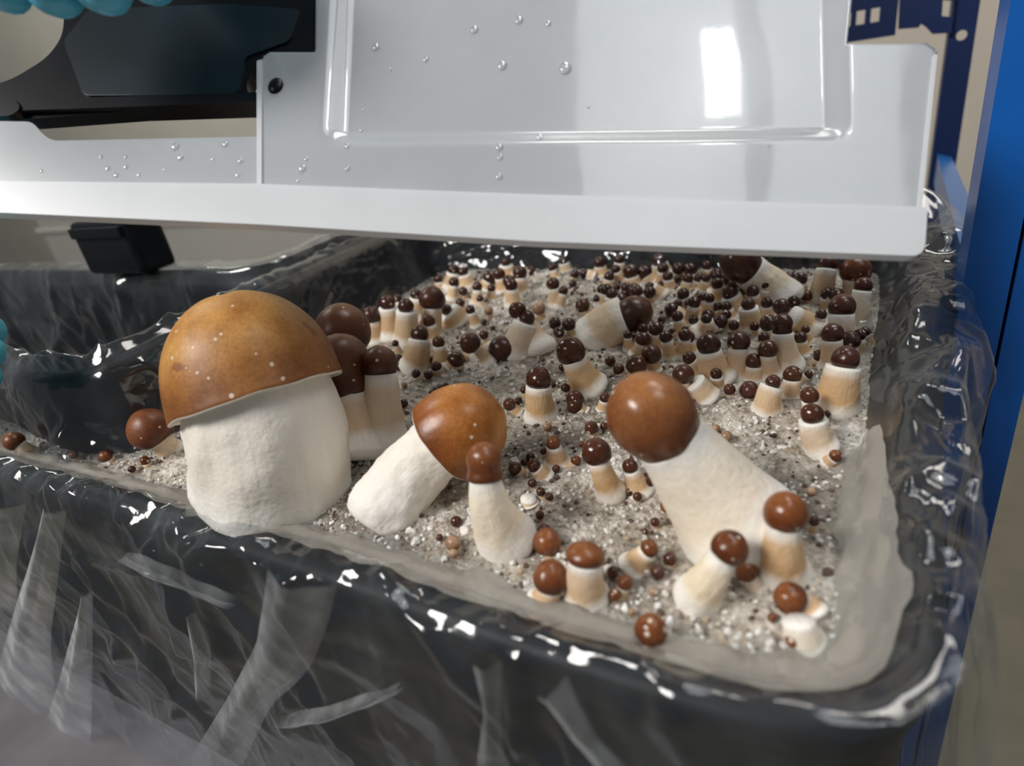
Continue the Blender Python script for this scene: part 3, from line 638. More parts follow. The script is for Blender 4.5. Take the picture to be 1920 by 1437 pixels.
mushroom(884, 992, 22, 884, 996, 44, 42, 4, 'ball', (0, -.6, .7), 'flat cream button without cap left of the slim mushroom', None, 1, .6, .4, 1, cap=False, hk=1)
mushroom(993, 938, 14, 993, 940, 34, 30, 4, 'ball', (0, -.8, .5), 'cream capless button between slim mushroom and dark cluster', None, 2, .6, .4, 1, cap=False)

# the smaller ones: cap x, y, radius, base x, y, base width, top width, tone
T = [
 # middle cluster and foreground pins
 (1218,1028,17,1186,1068,52,30,2),(1172,1092,15,1158,1118,26,20,2),(1152,1116,12,0,0,0,0,2),(1149,1073,12,0,0,0,0,1),(1233,1073,13,0,0,0,0,1),(1256,1048,13,0,0,0,0,1),
 (1184,1148,7,0,0,0,0,4),(1228,979,9,0,0,0,0,1),(1012,966,9,0,0,0,0,1),(1020,994,13,0,0,0,0,1),(1037,1003,9,0,0,0,0,0),(955,758,12.5,972,775,24,16,1),(972,752,8,0,0,0,0,0),
 (983,731,8,986,745,14,10,1),(1037,722,6,0,0,0,0,0),(1060,727,9,0,0,0,0,0),(1026,800,9,0,0,0,0,4),(1078,748,17,0,0,0,0,1),(1078,767,15,1090,775,30,24,1),(1134,746,10,1128,770,22,16,1),
 (1109,802,13,0,0,0,0,1),(1133,799,8,0,0,0,0,1),(1037,830,14,1045,872,42,24,2),(1019,846,7,1022,860,12,8,1),(1081,870,10,1062,880,20,14,2),(1043,879,8,0,0,0,0,1),(1001,873,13,1022,896,34,22,1),
 (994,857,9,0,0,0,0,0),(966,885,13,982,890,22,18,1),(998,906,9,0,0,0,0,0),(983,867,8,0,0,0,0,0),(1091,833,6,0,0,0,0,2),(1181,874,15,1200,925,46,26,1),(1214,900,15,0,0,0,0,1),
 (1180,923,8,0,0,0,0,1),(1195,931,9,0,0,0,0,1),(1014,922,9,0,0,0,0,0),(1030,932,8,0,0,0,0,0),(855,978,11,0,0,0,0,1),(824,1008,7,0,0,0,0,1),(850,1038,9,0,0,0,0,4),(1210,997,6,0,0,0,0,1),
 (1300,1010,9,0,0,0,0,0),(1520,834,12,1530,852,30,20,1),(1518,741,17,1530,800,36,26,1),(1550,777,7,0,0,0,0,0),(1565,876,12,1548,868,22,20,2),(1362,818,11,0,0,0,0,4),(1342,803,8,0,0,0,0,4),
 (1452,817,5,0,0,0,0,0),(1521,921,9,0,0,0,0,4),(1526,977,10,1522,1000,14,10,0),(1352,1236,15,0,0,0,0,4),(1448,1158,9,0,0,0,0,2),(1491,1236,8,0,0,0,0,2),(1472,1223,6,0,0,0,0,2),(1225,1110,8,0,0,0,0,4),
 # left
 (138,853,8,0,0,0,0,2),(197,856,12,205,868,26,20,2),(273,866,9,278,875,18,14,2),(247,880,7,0,0,0,0,0),
 # right rear
 (1161,486,10,1160,520,22,16,0),(1183,509,15,1190,535,30,24,0),(1209,509,13,1225,530,24,20,0),(1199,474,10,1200,500,18,14,0),(1235,487,14,1242,515,34,26,0),(1252,518,10,1255,545,26,16,0),
 (1272,503,12,0,0,0,0,0),(1295,505,13,1298,530,28,20,0),(1290,522,10,1285,545,24,16,0),(1311,521,10,1308,545,26,18,0),(1270,523,8,0,0,0,0,0),(1343,514,12,1338,540,24,16,0),(1358,526,15,1345,555,34,22,0),
 (1436,533,14,1428,585,52,30,0),(1368,547,15,1385,590,50,30,0),(1403,570,13,1410,622,36,30,0),(1438,568,11,1440,595,28,20,0),(1465,575,16,0,0,0,0,0),(1513,555,10,1518,570,16,12,1),(1488,566,12,0,0,0,0,0),
 (1441,606,17,1452,640,30,26,0),(1432,633,11,0,0,0,0,0),(1551,551,12,1553,580,24,20,0),(1568,553,14,0,0,0,0,0),(1594,638,18,1592,680,30,24,0),(1588,608,11,0,0,0,0,0),(1539,667,13,1530,690,26,20,0),(1602,541,10,0,0,0,0,0),
 (1259,581,14,1280,600,34,26,0),(1270,570,9,0,0,0,0,0),(1281,551,12,1290,580,26,20,0),(1295,570,12,1308,595,30,22,0),(1316,557,9,1322,580,22,14,0),(1218,537,9,1240,560,34,22,0),(1218,548,12,0,0,0,0,0),(1174,539,10,0,0,0,0,0),
 (1188,545,15,1195,560,26,20,0),(1170,552,8,0,0,0,0,0),(1157,538,7,1150,560,14,10,0),(1147,551,11,1142,590,32,22,0),(1327,592,12,1335,615,30,22,0),(1351,602,14,1302,630,30,22,0),(1376,610,10,0,0,0,0,0),(1387,610,6,0,0,0,0,0),
 (1239,610,7,0,0,0,0,0),(1259,623,6,1272,632,12,9,0),(1284,617,6,1290,640,20,12,0),(1292,671,13,1312,705,40,26,0),(1413,677,15,1412,712,34,28,1),(1343,701,11,1345,728,26,20,0),(1368,730,11,0,0,0,0,1),
 (1221,664,19,1228,695,24,18,1),(1193,683,20,0,0,0,0,1),(1206,636,14,1192,670,28,20,1),(1160,692,11,1168,706,22,16,1),(1144,677,10,0,0,0,0,1),(1516,711,8,1500,715,20,14,0),(1495,633,7,0,0,0,0,0),(1542,756,8,0,0,0,0,0),
 # left rear
 (1092,573,14,1100,592,22,18,1),(1114,594,10,1104,600,18,14,1),(1040,606,12,0,0,0,0,0),(1066,608,13,0,0,0,0,0),(1091,607,10,0,0,0,0,0),(1048,623,11,0,0,0,0,0),(907,628,9,0,0,0,0,0),(804,602,12,812,640,30,22,1),
 (726,568,15,736,640,40,30,0),(761,574,15,762,655,42,34,0),(696,591,18,705,645,34,26,0),(837,581,11,858,612,54,38,0),(882,581,9,894,615,22,14,0),(868,546,9,0,0,0,0,0),(919,521,14,912,545,32,26,0),(936,514,12,946,548,26,18,0),
 (996,518,10,965,524,24,20,0),(868,509,10,876,540,30,22,0),(850,505,11,846,545,30,22,0),(863,568,9,0,0,0,0,0),(822,641,12,828,690,34,20,1),(813,675,8,0,0,0,0,0),(818,687,10,822,705,20,16,1),(863,706,17,838,692,30,24,1),
 (861,672,9,884,676,20,16,0),(749,632,6,0,0,0,0,0),(741,644,7,752,668,14,9,0),(747,671,8,0,0,0,0,0),(780,701,9,790,712,20,14,0),(803,703,9,0,0,0,0,0),(749,688,8,0,0,0,0,0),(924,615,5,0,0,0,0,0),(907,604,6,0,0,0,0,0),
 (916,582,9,0,0,0,0,4),(1010,578,13,0,0,0,0,4),(1078,514,9,1075,530,16,12,0),(1099,512,7,0,0,0,0,0),(1097,527,9,1110,522,26,20,0),(1074,531,8,0,0,0,0,0),(1146,550,12,0,0,0,0,0),(1124,492,12,1128,518,26,18,0),(1103,474,10,1103,500,22,16,0),
 (1035,503,8,0,0,0,0,0),(1019,487,8,0,0,0,0,0),(1001,479,10,0,0,0,0,0),(1056,487,10,1062,510,24,18,0),(1176,508,9,0,0,0,0,0),(1054,689,7,0,0,0,0,0),(826,727,6,0,0,0,0,1),(836,724,7,0,0,0,0,1),(808,737,5,0,0,0,0,0),
 (756,757,9,0,0,0,0,0),(758,810,8,0,0,0,0,0),(758,722,6,0,0,0,0,4),(834,660,6,836,672,14,10,0),(958,543,7,960,556,16,12,0),(948,492,9,950,520,30,22,0),(985,500,7,0,0,0,0,0),(1240,534,8,0,0,0,0,0),(1325,498,10,1322,520,20,16,0),
 (1410,520,10,1412,545,24,18,0),(1520,600,7,0,0,0,0,0),(1505,585,8,1512,598,18,12,0),(1345,575,9,1350,592,22,16,0),(1330,625,7,0,0,0,0,0),(1415,612,9,0,0,0,0,0),(1240,600,8,0,0,0,0,0),(1300,600,9,1306,618,26,18,0),
 (1362,575,10,1368,598,26,20,0),(1392,538,10,1396,560,26,18,0),(1480,520,11,1486,540,20,16,0),(1142,518,10,1138,540,22,16,0),(1120,560,8,1122,575,16,12,0),(900,560,7,902,575,14,10,0),(822,523,9,826,545,20,14,0),(780,552,11,780,600,28,22,0),(745,560,9,750,610,24,18,0)]
rf = random.Random(5)
for k in range(46):
    fx = rf.uniform(1150, 1630) if k % 4 else rf.uniform(850, 1150); fy = rf.uniform(498, 640) if k % 4 else rf.uniform(495, 545)
    r_ = rf.uniform(8, 14); T.append((fx, fy, r_, fx + rf.uniform(-12, 12), fy + r_ * rf.uniform(2.6, 3.8), r_ * rf.uniform(1.8, 2.6), r_ * 1.5, 0))
for (cx, cy, r, bx, by, w0, w1, tn) in T:
    if bx: mushroom(cx, cy, r, bx, by - w0 * .14, w0 * 1.25, w1 * 1.2, tn, tan=[1, 1, 2, 0][cnt[0] % 4], rough=[.3, .2, .25][cnt[0] % 3])
    else: mushroom(cx, cy, r, tone=tn, tan=cnt[0] % 3, rough=[.3, .2, .25][cnt[0] % 3], hk=(1.9 if cy < 640 else 1.25) if r > 8 else 1.1)

# labels of the small ones: where each stands relative to the nearest named one
def direction(dx, dy):
    a = math.degrees(math.atan2(-dy, dx)) % 360
    return ['right of', 'behind and right of', 'behind', 'behind and left of', 'left of', 'in front and left of', 'in front of', 'in front and right of'][int((a + 22.5) // 45) % 8]
buckets = {}
for rec in SMALL:
    e, cx, cy, r, tn, hs = rec
    L = min(LAND, key=lambda l: (l[0] - cx) ** 2 + (l[1] - cy) ** 2)
    buckets.setdefault((L[2], direction(cx - L[0], cy - L[1])), []).append((math.hypot(L[0] - cx, L[1] - cy), rec))
ORD = ['', 'second-nearest ', 'third-nearest ', 'fourth-nearest ', 'fifth-nearest ', 'sixth-nearest ', 'seventh-nearest ', 'eighth-nearest ', 'ninth-nearest ', 'tenth-nearest ', 'eleventh-nearest ', 'twelfth-nearest ']
for (land, dr), lst in buckets.items():
    lst.sort(key=lambda t: t[0])
    for i, (dd, (e, cx, cy, r, tn, hs)) in enumerate(lst):
        size = 'tiny' if r < 9.5 else 'small' if r < 14 else 'medium'
        col = {0: 'dark brown', 1: 'dark brown', 2: 'reddish-brown', 4: 'pale tan'}[tn]
        o_ = ORD[min(i, 11)] or ('nearest ' if len(lst) > 1 else '')
        e['label'] = f'{size} {col} mushroom, {o_}{dr} {land}'
        if len(e['label'].replace('-', ' ').split()) > 16: e['label'] = f'{size} {col} cap, {o_}{dr} {land}'.replace('behind and ', 'rear ').replace('in front and ', 'front ').replace('-capped', '')

# pinheads too small and many to tell apart
xf = []
def pins_at(px, py, r):
    p = ground(px, py); rw = r * depth(p) / FPX; xf.append((np.array([p[0], p[1], rw * .6]) - Lc, rw * rng.uniform(.85, 1.15, 3), rot_rand(rng)))
for i in range(330):
    k = rng.random()
    if k < .5: px, py = rng.uniform(840, 1630), rng.uniform(500, 560)
    elif k < .85: px, py = rng.uniform(760, 1600), rng.uniform(560, 760)
    else: px, py = rng.uniform(800, 1560), rng.uniform(760, 1080)
    if fbm(px / 60, py / 60, 8.0, 2) < .02: continue
    for j in range(rng.integers(1, 4)): pins_at(px + rng.normal() * 10, py + rng.normal() * 6, rng.uniform(1.6, 4.0))
V_, F_ = soup(IV2, IF2, xf)
PIN = plain('pinhead_skin', (.070, .024, .015), .3, 0, 300, .4)
# milky pleats where the film lies double on the front of the tub
def pleat(path, yy, off=.003):
    pts = []
    P_ = np.array(path, float); tt = np.linspace(0, len(P_) - 1, 40)
    X_, Y_, W_ = [np.interp(tt, np.arange(len(P_)), P_[:, k]) for k in range(3)]
    ker = np.ones(7) / 7
    X_, Y_, W_ = [np.convolve(np.pad(a, 3, 'edge'), ker, 'valid') for a in (X_, Y_, W_)]
    dx, dy = np.gradient(X_), np.gradient(Y_); nn = np.hypot(dx, dy); dx /= nn; dy /= nn
    g_ = np.zeros((40, 9, 3))
    for i_ in range(40):
        for j_ in range(9):
            f_ = (j_ / 8 - .5) * W_[i_]; p = on_yy(X_[i_] - dy[i_] * f_, Y_[i_] + dx[i_] * f_, yy)
            p[1] -= off + .0035 * math.sin(j_ / 8 * math.pi) + .002 * float(noise(X_[i_] / 60, j_ * .5, 3.3)); g_[i_, j_] = p
    me = grid_mesh('film_pleat', g_ - Lc)
    ff = (sstep(-.01, .03, np.linspace(0, 1, 40)) * (1 - sstep(.75, 1, np.linspace(0, 1, 40))))[:, None] * (.55 + .45 * np.abs(np.linspace(-1, 1, 9)))[None] * np.array([.55, 1, 1, 1, 1, 1, 1, 1, .8])[None]
    attr(me, 'fade', ff.ravel()); return me
def on_yy(x, y, yy):
    d = ray(x, y); t = (yy - EYE[1]) / d[1]; return EYE + t * d
for pth in ([(580, 1062, 135), (562, 1150, 125), (545, 1215, 112), (485, 1290, 74), (390, 1470, 100)], [(120, 935, 40), (95, 1060, 60), (60, 1200, 80), (40, 1440, 180)], [(180, 1090, 10), (150, 1280, 60), (120, 1440, 110)],
            [(245, 1030, 8), (330, 1065, 26), (470, 1120, 16)], [(375, 1130, 14), (395, 1210, 30), (395, 1300, 20)], [(925, 1215, 60), (935, 1310, 34), (930, 1440, 60)], [(770, 1270, 12), (640, 1320, 30), (520, 1345, 14)], [(1040, 1265, 70), (1120, 1370, 30), (1180, 1440, 46)], [(30, 930, 60), (15, 1050, 50), (0, 1150, 90)]):
    obj('film_pleat', pleat(pth, .086), FOLD, liner)
o = obj('pinhead', mesh_np('pinhead', V_, F_), PIN, None, loc=tuple(Lc)); tag(o, 'scatter of tiny dark brown pinheads over the grey substrate', 'pinheads', kind='stuff')

# ------------------------------------------------------------------ the lid, held tilted over the tub
A0 = at_depth(0, 407, .225); A1 = at_depth(1700, 488, .205); A2 = at_depth(1757, 85, .222)
LU = (A1 - A0) / np.linalg.norm(A1 - A0); LN = np.cross(A2 - A1, LU); LN /= np.linalg.norm(LN)
if LN @ (EYE - A1) < 0: LN = -LN                                   # towards the camera side
LV = np.cross(LN, LU); LV = LV if LV[2] > 0 else -LV
def on_lid(x, y, off=0.0):
    d = ray(x, y); t = ((A1 + LN * off - EYE) @ LN) / (d @ LN); return EYE + d * t
lid = tag(empty('lid', tuple(A1)), 'frosted clear plastic box lid held tilted above the tub, wet with droplets', 'lid')
def luv(x, y):
    p = on_lid(x, y) - A1; return p @ LU, p @ LV
def P_lid(u, v, o_=0.0): return LU * u + LV * v + LN * o_        # relative to the lid's own origin
def poly_uv(pts): return [luv(*p) for p in pts]
def round_poly(pts, rad, seg=6):
    out = []; n = len(pts)
    for i in range(n):
        p0, p1, p2 = np.array(pts[i - 1], float), np.array(pts[i][:2], float), np.array(pts[(i + 1) % n], float)
        r = rad[i] if isinstance(rad, (list, tuple)) else rad
        if r <= 0: out.append(tuple(p1)); continue
        a = (p0[:2] - p1) / np.linalg.norm(p0[:2] - p1); b = (p2[:2] - p1) / np.linalg.norm(p2[:2] - p1)
        r = min(r, np.linalg.norm(p0[:2] - p1) * .45, np.linalg.norm(p2[:2] - p1) * .45)
        s0 = p1 + a * r; s1 = p1 + b * r
        for k in range(seg + 1):
            t = k / seg; out.append(tuple((1 - t) ** 2 * s0 + 2 * t * (1 - t) * p1 + t * t * s1))
    return out
def lid_plate(name, pix, rad, off, th, m, parent=None, bev=0.0):
    pts = [P_lid(*luv(*p), off) for p in round_poly(pix, rad)]
    bm = plate_bm([tuple(p) for p in pts], [], tuple(LN), th)
    if bev:
        ed = [e for e in bm.edges if e.calc_face_angle(0) > .9]
        bmesh.ops.bevel(bm, geom=ed, offset=bev, segments=2, profile=.5, affect='EDGES', clamp_overlap=True)
    return obj(name, bm, m, parent or lid, smooth=False)
# raised panel sheet: a height field in lid space
n_u, n_v = 250, 200
sp, tp = np.meshgrid(np.linspace(0, 1, n_u), np.linspace(395, -230, n_v), indexing='ij')
xl_, xr_ = 485 + 0 * tp, 1722 + (400 - tp) * .112
gpx = xl_ + (xr_ - xl_) * sp; gpy = tp
flat = np.array([[on_lid(gpx[i_, j_], gpy[i_, j_]) - A1 for j_ in range(n_v)] for i_ in range(n_u)])
gu = flat @ LU; gv = flat @ LV
xa = 648 + (250 - gpy) * .05; xb = 1556 + (gpy - 250) * .02
yc = 250 - (gpx - 650) * .012
dome = sstep(-52, 6, gpx - xa) * (1 - sstep(-6, 46, gpx - xb)) * (1 - sstep(-14, 30, gpy - yc))
hgt = -.0042 * dome + .00025 * noise(gu * 18, gv * 18, 2.0) + .000015 * noise(gu * 120, gv * 60, 3.0)
dome_at = lambda x, y: float(sstep(-38, 6, x - 648) * (1 - sstep(-6, 34, x - 1556)) * (1 - sstep(-12, 20, y - 250 + (x - 650) * .012)))
bm = bmesh.new()
keep = ~(((sp < .083) & (gpy < 99)) | ((sp > .868) & (gpy < 82)))
for (cx_, cy_, sg) in ((485, 99, 1), (1757, 82, -1)):
    rr_ = 26; du = (gpx - cx_) * sg; dv = gpy - cy_
    keep &= ~((du < rr_) & (dv < rr_) & (np.hypot(du - rr_, dv - rr_) > rr_))
Pg = flat + hgt[..., None] * LN
idx = np.arange(gu.size).reshape(gu.shape)
fc = np.stack([idx[:-1, :-1], idx[1:, :-1], idx[1:, 1:], idx[:-1, 1:]], -1); fo = keep[:-1, :-1] & keep[1:, :-1] & keep[1:, 1:] & keep[:-1, 1:]
me = mesh_np('lid_panel', Pg.reshape(-1, 3), fc[fo]); bm.from_mesh(me); bmesh.ops.delete(bm, geom=[v for v in bm.verts if not v.link_faces], context='VERTS')
pan = obj('lid_panel', bm, LID, lid); sol = pan.modifiers.new('thickness', 'SOLIDIFY'); sol.thickness = .0012; sol.offset = 0
# left part of the flange, below the latch notch
lid_plate('lid_flange', [(-260, 395), (487, 395), (487, 258), (95, 266), (62, 230), (-260, 225)], [0, 0, 0, 18, 12, 0], -.0008, .0014, LID)
# thick lower rim
rimo = lid_plate('lid_rim', [(-260, 400), (0, 407), (500, 430), (1000, 461), (1722, 489), (1728, 398), (1000, 374), (485, 354), (-260, 346)], [0, 0, 0, 0, 26, 10, 0, 0, 0], -.001, .0045, LIP, None, .0010)
# right-hand and left-hand stiffening edges
lid_plate('edge_rib', [(1716, 400), (1746, 108), (1754, 106), (1724, 400)], [0, 3, 3, 0], -.001, .0022, LIP)
lid_plate('edge_rib', [(484, 356), (484, 118), (493, 116), (493, 356)], [0, 3, 3, 0], -.001, .0022, LIP)
# droplets
GLASS, nt, b = mat('water'); nt.nodes.remove(b)
tr_ = nt.nodes.new('ShaderNodeBsdfTransparent'); gl_ = nt.nodes.new('ShaderNodeBsdfGlossy'); gl_.inputs['Roughness'].default_value = .06; df_ = nt.nodes.new('ShaderNodeBsdfDiffuse'); df_.inputs[0].default_value = (.85, .87, .9, 1)
lw_ = nt.nodes.new('ShaderNodeLayerWeight'); lw_.inputs[0].default_value = .35
m_a = nt.nodes.new('ShaderNodeMixShader'); m_a.inputs[0].default_value = .22; nt.links.new(tr_.outputs[0], m_a.inputs[1]); nt.links.new(df_.outputs[0], m_a.inputs[2])  # white diffuse share paints the bright caustic into each drop
m_b = nt.nodes.new('ShaderNodeMixShader'); nt.links.new(lw_.outputs['Facing'], m_b.inputs[0]); nt.links.new(m_a.outputs[0], m_b.inputs[1]); nt.links.new(gl_.outputs[0], m_b.inputs[2]); nt.links.new(m_b.outputs[0], nt.nodes['Material Output'].inputs[0])
dm = None
drops = [(887, 42, 9), (972, 24, 9), (1028, 30, 6), (700, 75, 8), (795, 98, 6), (940, 110, 10), (1060, 115, 13), (727, 118, 4), (652, 276, 6), (652, 318, 6), (568, 318, 8), (936, 278, 8), (938, 297, 6), (936, 333, 7),
         (1012, 257, 7), (1104, 188, 4), (675, 195, 4), (673, 232, 5), (330, 277, 8), (340, 297, 6), (238, 296, 4), (238, 315, 5), (220, 330, 5), (192, 296, 4), (204, 318, 5), (424, 272, 6), (452, 303, 6), (447, 330, 5), (400, 300, 4), (80, 322, 4), (262, 330, 4), (310, 320, 4), (575, 300, 5), (560, 340, 4), (1440, 275, 4), (430, 410, 5)]
for (x, y, r) in drops:
    dep = depth(on_lid(x, y)); rw = r * .85 * dep / FPX
    u, v = luv(x, y); oo = .0006 + (-.0042 * dome_at(x, y))
    me = dm
    if dm is None:
        dm = mesh_np('droplet', IV2, IF2); me = dm
        o = obj('droplet', me, GLASS, lid)
    else:
        o = bpy.data.objects.new('droplet', dm); C.objects.link(o); o.parent = lid
    o.location = P_lid(u, v, oo + rw * .1)
    rm = Matrix((tuple(LU), tuple(LV), tuple(LN))).transposed(); o.rotation_euler = rm.to_euler(); o.scale = (rw, rw * 1.25, rw * .55)

# ceiling light above the bench: broad diffuser, bright lamp behind it, dark divider bar
def mirror(x, y, dist):
    d = ray(x, y); t = ((A1 - EYE) @ LN) / (d @ LN); p = EYE + d * t; r = d - 2 * (d @ LN) * LN; return p, r / np.linalg.norm(r)
mp, mr = mirror(1345, 130, 1); LC = mp + mr * 1.5; LNn = -mr
def on_light(x, y, off=0.0):
    p, r = mirror(x, y, 1); t = ((LC + LNn * off - p) @ LNn) / (r @ LNn); return tuple(p + r * t - LC)
clight = tag(empty('ceiling_light', tuple(LC)), 'rectangular ceiling light panel above the bench with a dark divider', 'light')
def emis(name, col, st):
    m = bpy.data.materials.new(name); m.use_nodes = True; nt = m.node_tree; nt.nodes.remove(nt.nodes['Principled BSDF'])
    e = nt.nodes.new('ShaderNodeEmission'); e.inputs[0].default_value = (*col, 1); e.inputs[1].default_value = st; nt.links.new(e.outputs[0], nt.nodes['Material Output'].inputs[0]); return m
obj('diffuser', mesh_np('diffuser', [on_light(*p) for p in ((1090, 420), (1700, 420), (1700, -150), (1090, -150))], [(0, 1, 2, 3)]), emis('diffuser_glow', (.93, .97, 1), 3.2), clight, smooth=False)
obj('lamp', mesh_np('lamp', [on_light(*p, .01) for p in ((1313, 212), (1378, 205), (1380, 48), (1311, 72))], [(0, 1, 2, 3)]), emis('lamp_glow', (1, .99, .97), 26.0), clight, smooth=False)
obj('divider', plate_bm([on_light(*p, .02) for p in ((1392, 430), (1436, 430), (1440, -170), (1390, -170))], [], tuple(LNn), .02), LATCH, clight, smooth=False)

# black snap latch hinged in the notch of the lid
latch = tag(empty('lid_latch', tuple(on_lid(240, 120))), 'black snap latch hinged on the upper left of the frosted lid', 'latch'); o_l = np.array(latch.location)
def latch_plate(name, pix, rad, off, th, m, bev):
    pix = [(x, y - 17 if y > 180 else y) for x, y in pix]
    pts = [A1 + P_lid(*luv(*p), off) - o_l for p in round_poly(pix, rad)]
    bm = plate_bm([tuple(p) for p in pts], [], tuple(LN), th)
    if bev:
        ed = [e for e in bm.edges if e.calc_face_angle(0) > .9]
        bmesh.ops.bevel(bm, geom=ed, offset=bev, segments=3, profile=.5, affect='EDGES', clamp_overlap=True)
    return obj(name, bm, m, latch, smooth=False)
latch_plate('latch_body', [(-190, 225), (-190, 190), (0, 148), (78, 100), (108, 60), (118, -60), (640, -60), (598, 60), (572, 108), (545, 98), (500, 112), (470, 118), (455, 150), (462, 190), (484, 208), (250, 216), (40, 232)], [0, 20, 40, 40, 30, 0, 0, 40, 10, 8, 8, 10, 14, 10, 4, 0, 10], -.009, .0065, LATCH, .0016)
latch_plate('latch_face', [(150, 190), (112, 70), (160, 10), (420, 0), (560, 10), (540, 70), (455, 100), (440, 188)], [12] * 8, -.0026, .0009, plain('latch_face_plastic', (.008, .016, .022), .26, 0, 30, .35), .0003)
latch_plate('latch_bar', [(-190, 232), (-190, 212), (484, 190), (484, 209)], [0, 0, 3, 3], -.0038, .004, LATCH, .0009)
latch_plate('latch_foot', [(-60, 238), (-60, 205), (30, 205), (44, 222), (25, 237)], [0, 0, 8, 12, 14], -.006, .007, LATCH, .0015)
bm = bmesh.new(); bmesh.ops.create_uvsphere(bm, u_segments=20, v_segments=12, radius=1); dep = depth(on_lid(518, 163)); rw = 16.5 * dep / FPX
for v in bm.verts: v.co = Vector(tuple(A1 + P_lid(*luv(518, 163), 0) - o_l + (LU * v.co.x * rw * .95 + LV * v.co.y * rw * 1.15 + LN * v.co.z * rw * .55)))
obj('hinge_pin', bm, LATCH, latch)

# ------------------------------------------------------------------ blue shelving
rack = tag(empty('shelf_rack', (.09, .50, -1.0)), 'blue steel shelving rack with punched posts right of the tub', 'rack'); rk = np.array(rack.location)
def on_y(x, y, yy):
    d = ray(x, y); t = (yy - EYE[1]) / d[1]; return EYE + d * t
def rbox(name, x0, x1, y0, y1, z0, z1, m, bev=.001, parent=rack, org=rk):
    bm = bmesh.new(); box_bm(bm, x0, x1, y0, y1, z0, z1)
    for v in bm.verts: v.co -= Vector(org)
    if bev: bevel(bm, bev)
    return obj(name, bm, m, parent, smooth=False)
yf = .34
xl = on_y(1771, 740, yf)[0]; xg = on_y(1856, 740, yf)[0]; xr = on_y(1920, 740, yf)[0]
z_top, z_bot = 1.0, -1.0
def punched_post(name, x0, x1, yy, th, holes, m, flange=.03, side='left'):
    """angle post: front face with round holes and a side flange"""
    hl = []
    for (hx, hz, hr) in holes: hl.append([(hx + hr * math.cos(a), yy, hz + hr * math.sin(a)) for a in np.arange(10) / 10 * 2 * math.pi])
    bm = plate_bm([(x0, yy, z_bot), (x1, yy, z_bot), (x1, yy, z_top), (x0, yy, z_top)], hl, (0, 1, 0), th)
    xs_ = x0 if side == 'left' else x1 - th
    box_bm(bm, xs_, xs_ + th, yy + th, yy + flange, z_bot, z_top)
    for v in bm.verts: v.co -= Vector(rk)
    return obj(name, bm, m, rack, smooth=False)
pc = on_y(1806, 1012, yf)
punched_post('front_post', xl, xg - .0008, yf, .0025, [], BLUE, .035)
punched_post('front_post', xg + .0008, xr, yf + .001, .0025, [], BLUE, .035, 'right')
bm = bmesh.new(); box_bm(bm, xg - .002, xg + .002, yf + .006, yf + .009, z_bot, z_top)  # dark strip added behind the post gap, standing in for its shade
for v in bm.verts: v.co -= Vector(rk)
obj('post_gap_shade', bm, LATCH, rack, smooth=False)
bm = bmesh.new(); bmesh.ops.create_cone(bm, segments=18, radius1=.0052, radius2=.0045, depth=.006, cap_ends=True, matrix=Matrix.Translation((xg - .003, yf - .002, pc[2])) @ Matrix.Rotation(math.pi / 2, 4, 'X'))
for v in bm.verts: v.co -= Vector(rk)
obj('post_plug', bm, LATCH, rack)
yb = .74
bl = on_y(1728, 444, yb)[0]; br = on_y(1775, 425, yb)[0]
hz1 = on_y(1805, 66, yb); hz2 = on_y(1750, 432, yb)
hxs = (hz1[0] + hz2[0]) / 2; dz = hz1[2] - hz2[2]
punched_post('rear_post', bl, br, yb, .002, [(hxs, hz2[2] + dz * k, .0042) for k in range(-3, 4)], NAVY, .03)
# rear top beam with punched windows, and its end plate
def xz(px, py, yy): p = on_y(px, py, yy); return p[0], p[2]
zb0 = xz(1640, 72, yb - .003)[1]; x_e = xz(1679, 60, yb - .003)[0]; sc_ = (on_y(1679, 60, yb)[0] - on_y(1640, 60, yb)[0]) / 39
hl = []
for k in range(0, 12):
    for j in range(0, 3):
        hx = xz(1640 - k * 26, 40, yb)[0]; hx = xz(1640, 40, yb)[0] + (-k * 27) * sc_; hz = zb0 + .019 + j * .032
        w2, h2 = 8 * sc_, 13 * sc_
        hl.append([(hx - w2, yb - .004, hz - h2), (hx + w2, yb - .004, hz - h2), (hx + w2, yb - .004, hz + h2), (hx - w2, yb - .004, hz + h2)])
bm = plate_bm([(x_e - .22, yb - .004, zb0), (x_e, yb - .004, zb0), (x_e, yb - .004, zb0 + .11), (x_e - .22, yb - .004, zb0 + .11)], hl, (0, 1, 0), .002)
box_bm(bm, x_e - .22, x_e, yb - .004, yb + .02, zb0 + .108, zb0 + .11)
for v in bm.verts: v.co -= Vector(rk)
obj('shelf_beam', bm, NAVY, rack, smooth=False)
e1 = [xz(*p, yb - .006) for p in ((1684, 55), (1722, 52), (1727, 45), (1735, 50), (1748, 64), (1784, 62), (1800, -90), (1690, -90))]
hole = [xz(*p, yb - .006) for p in ((1766, 30), (1784, 32), (1788, 2), (1768, 0))]
bm = plate_bm([(p[0], yb - .006, p[1]) for p in e1], [[(p[0], yb - .006, p[1]) for p in hole]], (0, 1, 0), .002)
for v in bm.verts: v.co -= Vector(rk)
obj('beam_bracket', bm, NAVY, rack, smooth=False)
